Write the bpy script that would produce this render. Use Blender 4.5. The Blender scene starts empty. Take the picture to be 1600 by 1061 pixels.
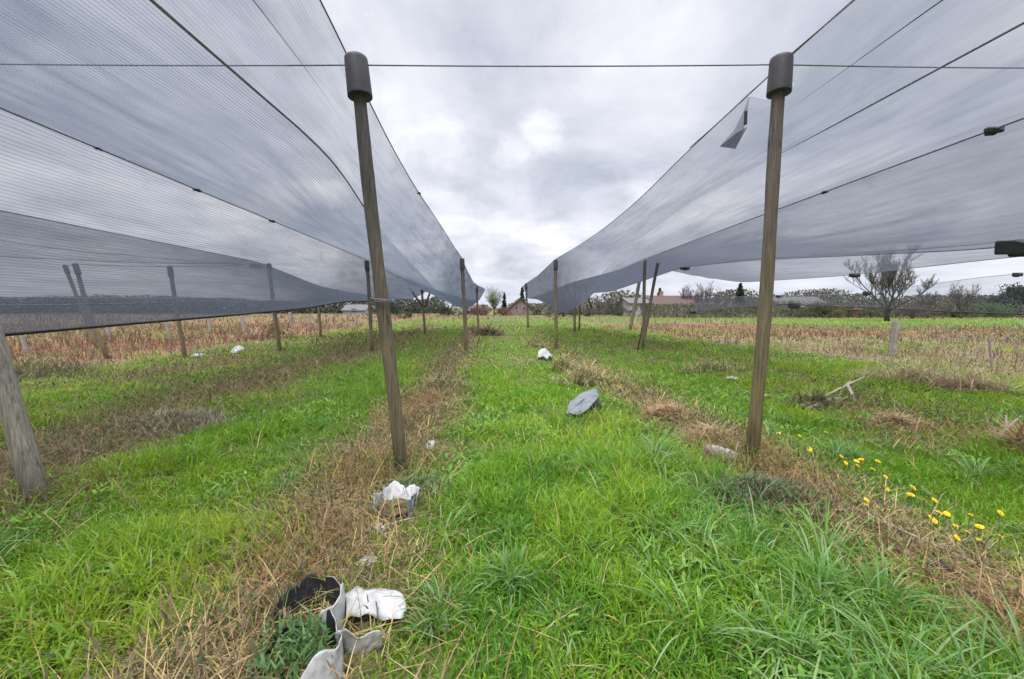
import bpy, math, random
import numpy as np
from mathutils import Vector, Matrix
rng = np.random.default_rng(7)
random.seed(7)
scene = bpy.context.scene
COL = scene.collection
PI = math.pi

# ------------------------------------------------------------------ camera
H = 1.6; F = 622.0
PITCH = math.atan(49.5 / F); YAW = math.atan(32.0 / F)
cd = bpy.data.cameras.new('camera'); cam = bpy.data.objects.new('camera', cd); COL.objects.link(cam)
cam.location = (0, 0, H); cam.rotation_euler = (PI / 2 - PITCH, 0, -YAW)
cd.sensor_width = 36; cd.lens = 36 * F / 1600; cd.clip_start = .05; cd.clip_end = 5000
scene.camera = cam
ROT = cam.rotation_euler.to_matrix()

def ray(px, py):
    return ROT @ Vector(((px - 800) / F, -(py - 530.5) / F, -1))
def G(px, py, z=0.0):                      # point of the ground seen at a photo pixel
    d = ray(px, py); t = (z - H) / d.z
    return Vector((d.x * t, d.y * t, z))
def W(px, py, D):                          # point at depth D along the rows
    d = ray(px, py); t = D / d.y
    return Vector((d.x * t, D, H + d.z * t))

# ------------------------------------------------------------------ noise
def vnoise(x, y, seed=0):
    x = np.asarray(x, float); y = np.asarray(y, float)
    xi = np.floor(x).astype(np.int64); yi = np.floor(y).astype(np.int64)
    fx = x - xi; fy = y - yi
    fx = fx * fx * (3 - 2 * fx); fy = fy * fy * (3 - 2 * fy)
    def h(a, b):
        n = (a * 374761393 + b * 668265263 + seed * 974634777) & 0xFFFFFFFF
        n = ((n ^ (n >> 13)) * 1274126177) & 0xFFFFFFFF
        n = n ^ (n >> 16)
        return (n & 0xFFFF) / 65535.0
    return (h(xi, yi) * (1 - fx) + h(xi + 1, yi) * fx) * (1 - fy) + (h(xi, yi + 1) * (1 - fx) + h(xi + 1, yi + 1) * fx) * fy
def fbm(x, y, seed=0, o=3):
    s = 0; a = .5; t = 0
    for k in range(o):
        s = s + a * vnoise(np.asarray(x) * 2 ** k, np.asarray(y) * 2 ** k, seed + k * 17); t += a; a *= .5
    return s / t
def sstep(a, b, x):
    t = np.clip((np.asarray(x, float) - a) / (b - a), 0, 1)
    return t * t * (3 - 2 * t)
def bump(x, c, w):
    return np.exp(-((x - c) / w) ** 2)
def gz(x, y):
    x = np.asarray(x, float); y = np.asarray(y, float)
    z = .10 * (fbm(x * .8, y * .8, 3) - .5) + .05 * (fbm(x * 3, y * 3, 9) - .5)
    z = z + .05 * (bump(x, -1.2, .5) + bump(x, 2.75, .45) + bump(x, -4.7, .7) + bump(x, 5.9, .7))
    return z * sstep(500, 60, np.hypot(x, y))
def g3(px, py):
    p = G(px, py); p.z = float(gz(p.x, p.y)); return p

# ------------------------------------------------------------------ object helpers
def tag(o, label=None, cat=None, group=None, kind=None):
    if label: o['label'] = label
    if cat: o['category'] = cat
    if group: o['group'] = group
    if kind: o['kind'] = kind
    return o
def empty(name, loc, label, cat, group=None):
    o = bpy.data.objects.new(name, None); COL.objects.link(o); o.location = loc; o.empty_display_size = .1
    return tag(o, label, cat, group)
def link(name, me, mat, parent=None, world=True):
    o = bpy.data.objects.new(name, me); COL.objects.link(o)
    for m in (mat if isinstance(mat, (list, tuple)) else [mat]): me.materials.append(m)
    if parent is not None:
        o.parent = parent
        if world:                                  # vertices were given in world space
            me.transform(Matrix.Translation(-wloc(parent)))
    return o
def wloc(o):
    v = Vector(o.location)
    while o.parent is not None: o = o.parent; v += o.location
    return v
class MB:
    def __init__(s): s.v = []; s.f = []
    def tube(s, pts, rad, n=8, cap=True):
        pts = [Vector(p) for p in pts]; b = len(s.v)
        if not hasattr(rad, '__len__'): rad = [rad] * len(pts)
        ref = Vector((0, 0, 1))
        for i, p in enumerate(pts):
            t = (pts[min(i + 1, len(pts) - 1)] - pts[max(i - 1, 0)]).normalized()
            r = ref if abs(t.dot(ref)) < .95 else Vector((1, 0, 0))
            u = t.cross(r).normalized(); w = t.cross(u).normalized()
            for k in range(n):
                a = 2 * PI * k / n
                s.v.append(p + (u * math.cos(a) + w * math.sin(a)) * rad[i])
        for i in range(len(pts) - 1):
            for k in range(n):
                a = b + i * n + k; c = b + i * n + (k + 1) % n
                s.f.append((a, c, c + n, a + n))
        if cap:
            s.f.append(tuple(b + k for k in range(n))[::-1]); e = b + (len(pts) - 1) * n
            s.f.append(tuple(e + k for k in range(n)))
        return s
    def box(s, c, size, rz=0, M=None):
        b = len(s.v); c = Vector(c); R = Matrix.Rotation(rz, 3, 'Z') if M is None else M
        for dz in (-1, 1):
            for dx, dy in ((-1, -1), (1, -1), (1, 1), (-1, 1)):
                s.v.append(c + R @ Vector((dx * size[0] / 2, dy * size[1] / 2, dz * size[2] / 2)))
        for f in ((0, 3, 2, 1), (4, 5, 6, 7), (0, 1, 5, 4), (1, 2, 6, 5), (2, 3, 7, 6), (3, 0, 4, 7)):
            s.f.append(tuple(b + i for i in f))
        return s
    def poly(s, pts):
        b = len(s.v); s.v += [Vector(p) for p in pts]; s.f.append(tuple(range(b, b + len(pts)))); return s
    def grid(s, P):                                # P[i][j] points
        b = len(s.v); n = len(P[0])
        for r in P: s.v += [Vector(p) for p in r]
        for i in range(len(P) - 1):
            for j in range(n - 1):
                a = b + i * n + j; s.f.append((a, a + 1, a + n + 1, a + n))
        return s
    def build(s, name, mat, parent=None, smooth=True):
        me = bpy.data.meshes.new(name); me.from_pydata([tuple(v) for v in s.v], [], s.f); me.update()
        if smooth: me.shade_smooth()
        return link(name, me, mat, parent)
def bevel(o, w, seg=2):
    m = o.modifiers.new('bevel', 'BEVEL'); m.width = w; m.segments = seg; m.limit_method = 'ANGLE'; return o
def solid(o, t, off=-1, mat_off=0):
    m = o.modifiers.new('solid', 'SOLIDIFY'); m.thickness = t; m.offset = off; m.material_offset = mat_off; m.material_offset_rim = 0; return o

def np_mesh(name, V, faces, col, mat, parent=None, smooth=False):
    """V (n,3); faces: list of int arrays (m,k); col (n,3)"""
    me = bpy.data.meshes.new(name)
    me.vertices.add(len(V)); me.vertices.foreach_set('co', np.ascontiguousarray(V, np.float32).ravel())
    idx = np.concatenate([f.ravel() for f in faces]).astype(np.int32)
    sizes = np.concatenate([np.full(len(f), f.shape[1], np.int32) for f in faces])
    st = np.concatenate([[0], np.cumsum(sizes)[:-1]]).astype(np.int32)
    me.loops.add(len(idx)); me.loops.foreach_set('vertex_index', idx)
    me.polygons.add(len(sizes)); me.polygons.foreach_set('loop_start', st)
    if col is not None:
        a = me.color_attributes.new('Col', 'FLOAT_COLOR', 'POINT')
        c4 = np.ones((len(V), 4), np.float32); c4[:, :3] = col
        a.data.foreach_set('color', c4.ravel())
    me.update(calc_edges=True)
    if smooth: me.shade_smooth()
    return link(name, me, mat, parent)

# ------------------------------------------------------------------ materials
def newmat(name):
    m = bpy.data.materials.new(name); m.use_nodes = True; nt = m.node_tree; nt.nodes.clear()
    return m, nt, nt.nodes, nt.links
def N(nt, t, **kw):
    n = nt.nodes.new(t)
    for k, v in kw.items():
        if k in n.inputs.keys() if hasattr(n.inputs, 'keys') else False: n.inputs[k].default_value = v
        else: setattr(n, k, v)
    return n
def ramp(nt, stops):
    r = nt.nodes.new('ShaderNodeValToRGB'); e = r.color_ramp.elements
    while len(e) < len(stops): e.new(.5)
    for i, (p, c) in enumerate(stops):
        e[i].position = p; e[i].color = (*c, 1) if len(c) == 3 else c
    return r
def noisy(name, c1, c2, scale=8, rough=.8, spec=.3, c3=None, stretch=(1, 1, 1), bumpd=.3, bscale=40, detail=6):
    m, nt, nn, L = newmat(name)
    out = nn.new('ShaderNodeOutputMaterial'); b = nn.new('ShaderNodeBsdfPrincipled')
    b.inputs['Roughness'].default_value = rough; b.inputs['Specular IOR Level'].default_value = spec
    tc = nn.new('ShaderNodeTexCoord'); mp = nn.new('ShaderNodeMapping'); mp.inputs['Scale'].default_value = stretch
    n = nn.new('ShaderNodeTexNoise'); n.inputs['Scale'].default_value = scale; n.inputs['Detail'].default_value = detail; n.inputs['Roughness'].default_value = .65
    r = ramp(nt, [(.32, c1), (.68, c2)] if c3 is None else [(.28, c1), (.5, c2), (.75, c3)])
    L.new(tc.outputs['Object'], mp.inputs[0]); L.new(mp.outputs[0], n.inputs[0]); L.new(n.outputs[0], r.inputs[0]); L.new(r.outputs[0], b.inputs['Base Color'])
    n2 = nn.new('ShaderNodeTexNoise'); n2.inputs['Scale'].default_value = bscale; n2.inputs['Detail'].default_value = 5
    bp = nn.new('ShaderNodeBump'); bp.inputs['Strength'].default_value = bumpd; bp.inputs['Distance'].default_value = .02
    L.new(mp.outputs[0], n2.inputs[0]); L.new(n2.outputs[0], bp.inputs['Height']); L.new(bp.outputs[0], b.inputs['Normal'])
    L.new(b.outputs[0], out.inputs[0])
    return m
def foliage(name, trans=.35, gloss=.06, rough=.45):
    m, nt, nn, L = newmat(name)
    out = nn.new('ShaderNodeOutputMaterial')
    at = nn.new('ShaderNodeAttribute'); at.attribute_name = 'Col'
    d = nn.new('ShaderNodeBsdfDiffuse'); t = nn.new('ShaderNodeBsdfTranslucent'); g = nn.new('ShaderNodeBsdfGlossy')
    g.inputs['Roughness'].default_value = rough
    a = nn.new('ShaderNodeMixShader'); a.inputs[0].default_value = trans
    b = nn.new('ShaderNodeMixShader'); b.inputs[0].default_value = gloss
    L.new(at.outputs['Color'], d.inputs[0]); L.new(at.outputs['Color'], t.inputs[0])
    L.new(d.outputs[0], a.inputs[1]); L.new(t.outputs[0], a.inputs[2]); L.new(a.outputs[0], b.inputs[1]); L.new(g.outputs[0], b.inputs[2])
    L.new(b.outputs[0], out.inputs[0])
    return m
M_grass = foliage('grass_blade', .48, .012)
M_dry = foliage('dry_stalk', .25, .01)
M_leaf = foliage('leaf', .3, .015)
M_twig = foliage('twig', 0.0, .02)
def post_mat(name, top, mid, low, zsplit, zlow):
    m, nt, nn, L = newmat(name)
    out = nn.new('ShaderNodeOutputMaterial'); b = nn.new('ShaderNodeBsdfPrincipled'); b.inputs['Roughness'].default_value = .85; b.inputs['Specular IOR Level'].default_value = .2
    tc = nn.new('ShaderNodeTexCoord')
    mp = nn.new('ShaderNodeMapping'); mp.inputs['Scale'].default_value = (40, 40, 1.5)
    n = nn.new('ShaderNodeTexNoise'); n.inputs['Scale'].default_value = 1.6; n.inputs['Detail'].default_value = 8; n.inputs['Roughness'].default_value = .7
    L.new(tc.outputs['Object'], mp.inputs[0]); L.new(mp.outputs[0], n.inputs[0])
    n2 = nn.new('ShaderNodeTexNoise'); n2.inputs['Scale'].default_value = 2.2; n2.inputs['Detail'].default_value = 5
    L.new(tc.outputs['Object'], n2.inputs[0])
    sx = nn.new('ShaderNodeSeparateXYZ'); L.new(tc.outputs['Object'], sx.inputs[0])
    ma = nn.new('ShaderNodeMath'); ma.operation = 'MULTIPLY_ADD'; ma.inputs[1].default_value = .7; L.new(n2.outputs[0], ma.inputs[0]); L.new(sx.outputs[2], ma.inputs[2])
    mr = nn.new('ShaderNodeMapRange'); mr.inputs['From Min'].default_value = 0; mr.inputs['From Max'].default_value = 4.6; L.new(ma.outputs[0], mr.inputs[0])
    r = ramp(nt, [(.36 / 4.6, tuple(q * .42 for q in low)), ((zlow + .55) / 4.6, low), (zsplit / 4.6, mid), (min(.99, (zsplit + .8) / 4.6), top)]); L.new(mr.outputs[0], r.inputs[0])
    r2 = ramp(nt, [(.33, (.16, .15, .14)), (.40, (.62, .61, .60)), (.52, (.9, .9, .9)), (.74, (1.5, 1.47, 1.4))]); L.new(n.outputs[0], r2.inputs[0])
    mx = nn.new('ShaderNodeMixRGB'); mx.blend_type = 'MULTIPLY'; mx.inputs[0].default_value = 1; L.new(r.outputs[0], mx.inputs[1]); L.new(r2.outputs[0], mx.inputs[2])
    vo = nn.new('ShaderNodeTexVoronoi'); vo.inputs['Scale'].default_value = 2.6; mpv = nn.new('ShaderNodeMapping'); mpv.inputs['Scale'].default_value = (1.6, 1.6, 1)
    L.new(tc.outputs['Object'], mpv.inputs[0]); L.new(mpv.outputs[0], vo.inputs[0])
    rk = ramp(nt, [(.05, (.25, .22, .2)), (.16, (1, 1, 1))]); L.new(vo.outputs['Distance'], rk.inputs[0])
    mk = nn.new('ShaderNodeMixRGB'); mk.blend_type = 'MULTIPLY'; mk.inputs[0].default_value = .8; L.new(mx.outputs[0], mk.inputs[1]); L.new(rk.outputs[0], mk.inputs[2])
    L.new(mk.outputs[0], b.inputs['Base Color'])
    bp = nn.new('ShaderNodeBump'); bp.inputs['Strength'].default_value = .9; bp.inputs['Distance'].default_value = .03; L.new(n.outputs[0], bp.inputs['Height']); L.new(bp.outputs[0], b.inputs['Normal'])
    L.new(b.outputs[0], out.inputs[0]); return m
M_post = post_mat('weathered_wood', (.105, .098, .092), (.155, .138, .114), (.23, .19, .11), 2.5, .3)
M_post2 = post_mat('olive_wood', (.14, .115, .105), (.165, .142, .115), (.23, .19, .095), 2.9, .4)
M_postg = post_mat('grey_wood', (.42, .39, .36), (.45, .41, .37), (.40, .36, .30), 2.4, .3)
M_cap = noisy('grey_plastic_cap', (.028, .028, .033), (.055, .053, .058), 3, .55, .4, stretch=(1, 1, .5), bumpd=.15)
M_steel = noisy('wire_steel', (.10, .10, .11), (.18, .18, .19), 20, .5, .5)
M_cord = noisy('dark_cord', (.16, .17, .20), (.26, .275, .31), 30, .8, .2)
M_black = noisy('black_plastic', (.012, .012, .014), (.03, .03, .034), 12, .45, .4)
M_white = noisy('white_film', (.20, .175, .13), (.45, .45, .44), 5, .5, .3, c3=(.55, .55, .56), bumpd=.5, bscale=14)
M_greyf = noisy('grey_film', (.09, .108, .11), (.20, .225, .23), 4, .5, .4, bumpd=.4, bscale=10)
M_log = noisy('grey_log', (.22, .19, .17), (.42, .37, .34), 5, .85, .2, stretch=(1, 6, 6), bumpd=.6)
M_branch = noisy('pale_branch', (.26, .23, .18), (.42, .38, .31), 8, .8, .2)
M_bark = noisy('bark', (.05, .042, .036), (.10, .085, .075), 6, .9, .1, stretch=(3, 3, .6), bumpd=.6, bscale=12)
M_conc = noisy('pale_concrete', (.22, .20, .175), (.34, .32, .285), 5, .85, .2)
M_soil = noisy('soil', (.06, .045, .03), (.14, .10, .065), 12, .95, .05, bumpd=.8)
M_yellow = noisy('dandelion_petals', (.75, .50, .01), (.88, .68, .03), 90, .6, .2)
M_stem = noisy('dandelion_stem', (.12, .20, .05), (.20, .27, .09), 20, .6, .2)

def net_mat(name, base, line, period, tint, folds=.5):
    m, nt, nn, L = newmat(name)
    out = nn.new('ShaderNodeOutputMaterial')
    uv = nn.new('ShaderNodeUVMap'); uv.uv_map = 'UVMap'
    sx = nn.new('ShaderNodeSeparateXYZ'); L.new(uv.outputs[0], sx.inputs[0])
    def math_(op, a, b=None, c=None):
        n = nn.new('ShaderNodeMath'); n.operation = op
        for i, q in enumerate((a, b, c)):
            if q is None: continue
            if isinstance(q, (int, float)): n.inputs[i].default_value = q
            else: L.new(q, n.inputs[i])
        return n.outputs[0]
    # threads along the rows, one every few centimetres, and finer ones across
    nw = nn.new('ShaderNodeTexNoise'); nw.inputs['Scale'].default_value = 1.3; nw.inputs['Detail'].default_value = 3; L.new(uv.outputs[0], nw.inputs[0])
    warp = math_('MULTIPLY', nw.outputs[0], period * 1.2)
    t = math_('ADD', sx.outputs[1], warp)
    w = math_('SINE', math_('MULTIPLY', t, 2 * PI / period))
    w = math_('POWER', math_('MULTIPLY_ADD', w, .5, .5), 2.2)
    mpn = nn.new('ShaderNodeMapping'); mpn.inputs['Scale'].default_value = (2.2, 1.1 / period, 1); L.new(uv.outputs[0], mpn.inputs[0])
    ns = nn.new('ShaderNodeTexNoise'); ns.inputs['Scale'].default_value = 1; ns.inputs['Detail'].default_value = 2; L.new(mpn.outputs[0], ns.inputs[0])
    w = math_('MULTIPLY', w, math_('MULTIPLY_ADD', ns.outputs[0], 1.6, .2))
    w2 = math_('SINE', math_('MULTIPLY', sx.outputs[0], 2 * PI / (period * .8)))
    w2 = math_('POWER', math_('MULTIPLY_ADD', w2, .5, .5), 3.0)
    big = nn.new('ShaderNodeTexNoise'); big.inputs['Scale'].default_value = .7; big.inputs['Detail'].default_value = 5; big.inputs['Roughness'].default_value = .6
    mpb = nn.new('ShaderNodeMapping'); mpb.inputs['Scale'].default_value = (.35, 1.6, 1); mpb.inputs['Rotation'].default_value = (0, 0, .12); L.new(uv.outputs[0], mpb.inputs[0]); L.new(mpb.outputs[0], big.inputs[0])
    op = math_('MULTIPLY_ADD', w, line, base)
    op = math_('MULTIPLY_ADD', w2, line * .12, op)
    mps = nn.new('ShaderNodeMapping'); mps.inputs['Scale'].default_value = (.8, 5, 1); mps.inputs['Rotation'].default_value = (0, 0, .3); L.new(uv.outputs[0], mps.inputs[0])
    st = nn.new('ShaderNodeTexNoise'); st.inputs['Scale'].default_value = 1; st.inputs['Detail'].default_value = 6; st.inputs['Roughness'].default_value = .62; L.new(mps.outputs[0], st.inputs[0])
    op = math_('ADD', op, math_('MULTIPLY', math_('MAXIMUM', math_('SUBTRACT', st.outputs[0], .5), -.06), folds))
    op = math_('ADD', op, math_('MULTIPLY', math_('SUBTRACT', big.outputs[0], .5), .16))
    far = nn.new('ShaderNodeMapRange'); far.interpolation_type = 'SMOOTHSTEP'; far.inputs['From Min'].default_value = 10.5; far.inputs['From Max'].default_value = 17; far.inputs['To Max'].default_value = .26; L.new(sx.outputs[0], far.inputs[0])
    cr = nn.new('ShaderNodeTexNoise'); cr.inputs['Scale'].default_value = .55; cr.inputs['Detail'].default_value = 3; mpc = nn.new('ShaderNodeMapping'); mpc.inputs['Scale'].default_value = (.45, 4.2, 1); mpc.inputs['Rotation'].default_value = (0, 0, .3); L.new(uv.outputs[0], mpc.inputs[0]); L.new(mpc.outputs[0], cr.inputs[0])
    cz = math_('POWER', math_('SUBTRACT', 1, math_('ABSOLUTE', math_('MULTIPLY_ADD', cr.outputs[0], 2, -1))), 26)
    op = math_('MULTIPLY_ADD', cz,   .20 * folds, op)    # sharp creases
    op = math_('ADD', op, far.outputs[0])    # the slack far bays hang bunched and thicker
    # a net seen aslant shows more thread per area
    ge = nn.new('ShaderNodeNewGeometry'); dt = nn.new('ShaderNodeVectorMath'); dt.operation = 'DOT_PRODUCT'
    L.new(ge.outputs['Normal'], dt.inputs[0]); L.new(ge.outputs['Incoming'], dt.inputs[1])
    c = math_('MAXIMUM', math_('ABSOLUTE', dt.outputs['Value']), .22)
    cl = math_('POWER', math_('SUBTRACT', 1, math_('MINIMUM', math_('MAXIMUM', op, .02), .95)), math_('POWER', math_('DIVIDE', .44, c), .85))
    tr = nn.new('ShaderNodeBsdfTransparent')
    d = nn.new('ShaderNodeBsdfDiffuse'); d.inputs[0].default_value = (*tint, 1)
    tl = nn.new('ShaderNodeBsdfTranslucent'); tl.inputs[0].default_value = (*tint, 1)
    mx = nn.new('ShaderNodeMixShader'); mx.inputs[0].default_value = .5; L.new(d.outputs[0], mx.inputs[1]); L.new(tl.outputs[0], mx.inputs[2])
    m2 = nn.new('ShaderNodeMixShader'); L.new(cl, m2.inputs[0]); L.new(mx.outputs[0], m2.inputs[1]); L.new(tr.outputs[0], m2.inputs[2])
    L.new(m2.outputs[0], out.inputs[0])
    return m
M_netL = net_mat('hail_net_left', .43, .25, .036, (.10, .122, .16), .32)
M_netLa = net_mat('hail_net_left_edge', .38, .15, .03, (.10, .122, .16), .55)
M_netL2 = net_mat('hail_net_left_low', .42, .24, .036, (.095, .108, .135), .32)
M_netL3 = net_mat('hail_net_left_outer', .03, .12, .042, (.09, .105, .13), .4)
M_netR = net_mat('hail_net_right', .37, .10, .03, (.115, .128, .16), .30)
M_netR2 = net_mat('hail_net_right_double', .63, .10, .03, (.10, .11, .14), .30)
M_flap = net_mat('folded_net', .85, .08, .03, (.07, .075, .095), .1)
M_netS = net_mat('side_veil', .22, .08, .03, (.15, .165, .20), .3)

# ------------------------------------------------------------------ world, sun
SUN_EL, SUN_AZ = math.radians(58), math.radians(200)
w = bpy.data.worlds.new('World'); scene.world = w; w.use_nodes = True
nt = w.node_tree; nn = nt.nodes; L = nt.links; nn.clear()
out = nn.new('ShaderNodeOutputWorld'); bg = nn.new('ShaderNodeBackground'); bg.inputs[1].default_value = .1
sky = nn.new('ShaderNodeTexSky'); sky.sky_type = 'NISHITA'; sky.sun_disc = False; sky.sun_elevation = SUN_EL; sky.sun_rotation = SUN_AZ
sky.air_density = 1.0; sky.dust_density = 2.0
tc = nn.new('ShaderNodeTexCoord'); sx = nn.new('ShaderNodeSeparateXYZ'); L.new(tc.outputs['Generated'], sx.inputs[0])
def wm(op, a, b=None, c=None):
    n = nn.new('ShaderNodeMath'); n.operation = op
    for i, q in enumerate((a, b, c)):
        if q is None: continue
        if isinstance(q, (int, float)): n.inputs[i].default_value = q
        else: L.new(q, n.inputs[i])
    return n.outputs[0]
zz = wm('ADD', wm('MAXIMUM', sx.outputs[2], 0), .16)
cb = nn.new('ShaderNodeCombineXYZ'); L.new(wm('DIVIDE', sx.outputs[0], zz), cb.inputs[0]); L.new(wm('DIVIDE', sx.outputs[1], zz), cb.inputs[1])
n1 = nn.new('ShaderNodeTexNoise'); n1.inputs['Scale'].default_value = 1.25; n1.inputs['Detail'].default_value = 9; n1.inputs['Roughness'].default_value = .57; n1.inputs['Distortion'].default_value = .35
mpw = nn.new('ShaderNodeMapping'); mpw.inputs['Location'].default_value = (3.3, 1.7, 0); L.new(cb.outputs[0], mpw.inputs[0]); L.new(mpw.outputs[0], n1.inputs[0])
# brighter breaks in the cloud deck
nd = nn.new('ShaderNodeTexNoise'); nd.inputs['Scale'].default_value = 7; nd.inputs['Detail'].default_value = 7; nd.inputs['Roughness'].default_value = .6; L.new(tc.outputs['Generated'], nd.inputs[0])
br = None
for (px, py, r, a) in ((838, 214, .08, .66), (806, 226, .075, .55), (690, 222, .11, .40), (640, 120, .2, .25), (1000, 150, .25, .15), (800, 365, .20, .42), (700, 330, .11, .42), (870, 380, .07, .55), (760, 395, .07, .5), (505, 300, .06, .8), (410, 320, .10, .55),
                       (960, 40, .2, .25), (700, 30, .22, .22), (1120, 330, .2, .35), (1010, 300, .1, .45), (560, 430, .25, .4), (300, 480, .3, .3), (1300, 440, .4, .35), (250, 100, .22, .2)):
    d = ray(px, py).normalized()
    cbv = nn.new('ShaderNodeVectorMath'); cbv.operation = 'SUBTRACT'; L.new(tc.outputs['Generated'], cbv.inputs[0]); cbv.inputs[1].default_value = d
    ms = nn.new('ShaderNodeVectorMath'); ms.operation = 'MULTIPLY'; L.new(cbv.outputs[0], ms.inputs[0]); ms.inputs[1].default_value = (1, 1, 1.75)
    ln = nn.new('ShaderNodeVectorMath'); ln.operation = 'LENGTH'; L.new(ms.outputs[0], ln.inputs[0])
    dist = wm('MULTIPLY_ADD', wm('SUBTRACT', nd.outputs[0], .5), r * 3.4, ln.outputs['Value'])
    mr = nn.new('ShaderNodeMapRange'); mr.interpolation_type = 'SMOOTHSTEP'; mr.inputs['From Min'].default_value = r * 1.15; mr.inputs['From Max'].default_value = r * .1; mr.inputs['To Max'].default_value = a
    L.new(dist, mr.inputs[0])
    br = mr.outputs[0] if br is None else wm('MAXIMUM', br, mr.outputs[0])
fac = wm('MULTIPLY_ADD', br, .36, n1.outputs[0])
cr = ramp(nt, [(.35, (.43, .47, .545)), (.45, (.555, .575, .655)), (.56, (.665, .68, .755)), (.68, (.79, .795, .85)), (.86, (.97, .97, .99))])
L.new(fac, cr.inputs[0])
hz = nn.new('ShaderNodeMapRange'); hz.interpolation_type = 'SMOOTHSTEP'; hz.inputs['From Min'].default_value = .11; hz.inputs['From Max'].default_value = .0; hz.inputs['To Max'].default_value = .55
L.new(sx.outputs[2], hz.inputs[0])
mh = nn.new('ShaderNodeMixRGB'); L.new(hz.outputs[0], mh.inputs[0]); L.new(cr.outputs[0], mh.inputs[1]); mh.inputs[2].default_value = (.66, .72, .84, 1)
gain = nn.new('ShaderNodeMapRange'); gain.interpolation_type = 'SMOOTHSTEP'; gain.inputs['From Min'].default_value = .62; gain.inputs['From Max'].default_value = .95
gain.inputs['To Min'].default_value = 9.3; gain.inputs['To Max'].default_value = 66; L.new(sx.outputs[2], gain.inputs[0])
vm = nn.new('ShaderNodeVectorMath'); vm.operation = 'SCALE'; L.new(mh.outputs[0], vm.inputs[0]); L.new(gain.outputs[0], vm.inputs['Scale'])
mxs = nn.new('ShaderNodeMixRGB'); mxs.inputs[0].default_value = .93; L.new(sky.outputs[0], mxs.inputs[1]); L.new(vm.outputs[0], mxs.inputs[2])
L.new(mxs.outputs[0], bg.inputs[0]); L.new(bg.outputs[0], out.inputs[0])
sd = bpy.data.lights.new('sun', 'SUN'); sd.energy = 1.5; sd.angle = math.radians(25); sd.color = (1, .96, .9)
so = bpy.data.objects.new('sun', sd); COL.objects.link(so); so.location = (0, 0, 30)
sdir = Vector((math.sin(SUN_AZ) * math.cos(SUN_EL), math.cos(SUN_AZ) * math.cos(SUN_EL), math.sin(SUN_EL)))
so.rotation_euler = sdir.to_track_quat('Z', 'Y').to_euler()

# ------------------------------------------------------------------ what grows where
def strips(x, y):
    """share of dead straw / brown ground cover at a point of the plot, 0..1"""
    wob = .55 * (fbm(x * .5 + 3, y * .5, 31) - .5)
    s = 1.0 * bump(x + wob, -1.15, .56) * sstep(48, 26, y)
    s = np.maximum(s, .95 * bump(x + wob * 1.5, -4.9, 1.0) * sstep(44, 24, y) * (.78 + .22 * sstep(.35, .55, fbm(x * .9, y * .7, 41))))
    s = np.maximum(s, .8 * bump(x + wob * 3, -8.0, 1.1) * sstep(30, 16, y) * sstep(.36, .56, fbm(x * .5, y * .5, 47) + .05))
    s = np.maximum(s, 1.0 * bump(x + wob * .8, 2.70, .42) * sstep(9.5, 6.2, y))
    s = np.maximum(s, .75 * bump(x + wob, 2.6, .5) * sstep(34, 18, y) * (.4 + .6 * sstep(.4, .6, fbm(x, y, 51))))
    s = np.maximum(s, .8 * bump(x + wob * 2, 6.0, .7) * sstep(22, 12, y) * sstep(.42, .6, fbm(x * .7, y * .7, 57) + .06))
    s = np.maximum(s, (.2 + .28 * sstep(-3.6, -5.5, x)) * sstep(.54, .74, fbm(x * .9, y * .7, 63)))
    s = np.maximum(s, .5 * sstep(.5, .68, fbm(x * 1.7, y * 1.2, 65)) * sstep(7, 16, y))
    return np.clip(s, 0, 1)
def weedland(x, y):
    """tall dry weeds outside the netted rows"""
    wob = 1.6 * (fbm(x * .25, y * .25, 71) - .5)
    l = sstep(-10.3, -11.6, x + wob) * sstep(130, 90, y)
    r = sstep(10.2, 11.6, x + wob + .8 * sstep(12, 20, y)) * np.where(x > 26, sstep(32, 28, y), sstep(52, 42, y))
    f = sstep(44, 52, y + 8 * (fbm(x * .1, y * .1, 75) - .5)) * sstep(100, 80, y) * .45
    return np.clip(np.maximum(np.maximum(l, r), f), 0, 1)
def mixc(a, b, t): return a + (b - a) * t[..., None]
def A(*c): return np.array(c, float)
GR_A, GR_B, GR_C, GR_P = A(.17, .335, .020), A(.295, .415, .035), A(.075, .25, .03), A(.38, .48, .19)
ST_A, ST_B, ST_C, ST_D = A(.52, .38, .17), A(.36, .29, .16), A(.19, .14, .08), A(.36, .21, .10)
def green_col(x, y, n):
    f1 = fbm(x * .55, y * .55, 81); f2 = fbm(x * 2.2, y * 2.2, 83); r = rng.random(n)
    c = mixc(np.tile(GR_A, (n, 1)), np.tile(GR_B, (n, 1)), sstep(.38, .66, f1 * .7 + f2 * .3 + (r - .5) * .3))
    c = mixc(c, np.tile(GR_C, (n, 1)), .75 * sstep(.56, .72, f2) * (rng.random(n) < .8))
    c = mixc(c, np.tile(GR_P, (n, 1)), .8 * (rng.random(n) < .10 + .12 * sstep(10, 30, y)).astype(float) * rng.random(n))
    c = mixc(c, np.tile(ST_A, (n, 1)), (rng.random(n) < .03 + .16 * sstep(6, 24, y) + .15 * sstep(-3.5, -6, x)).astype(float) * .85)
    return c * (.75 + .5 * rng.random(n))[:, None]
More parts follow.
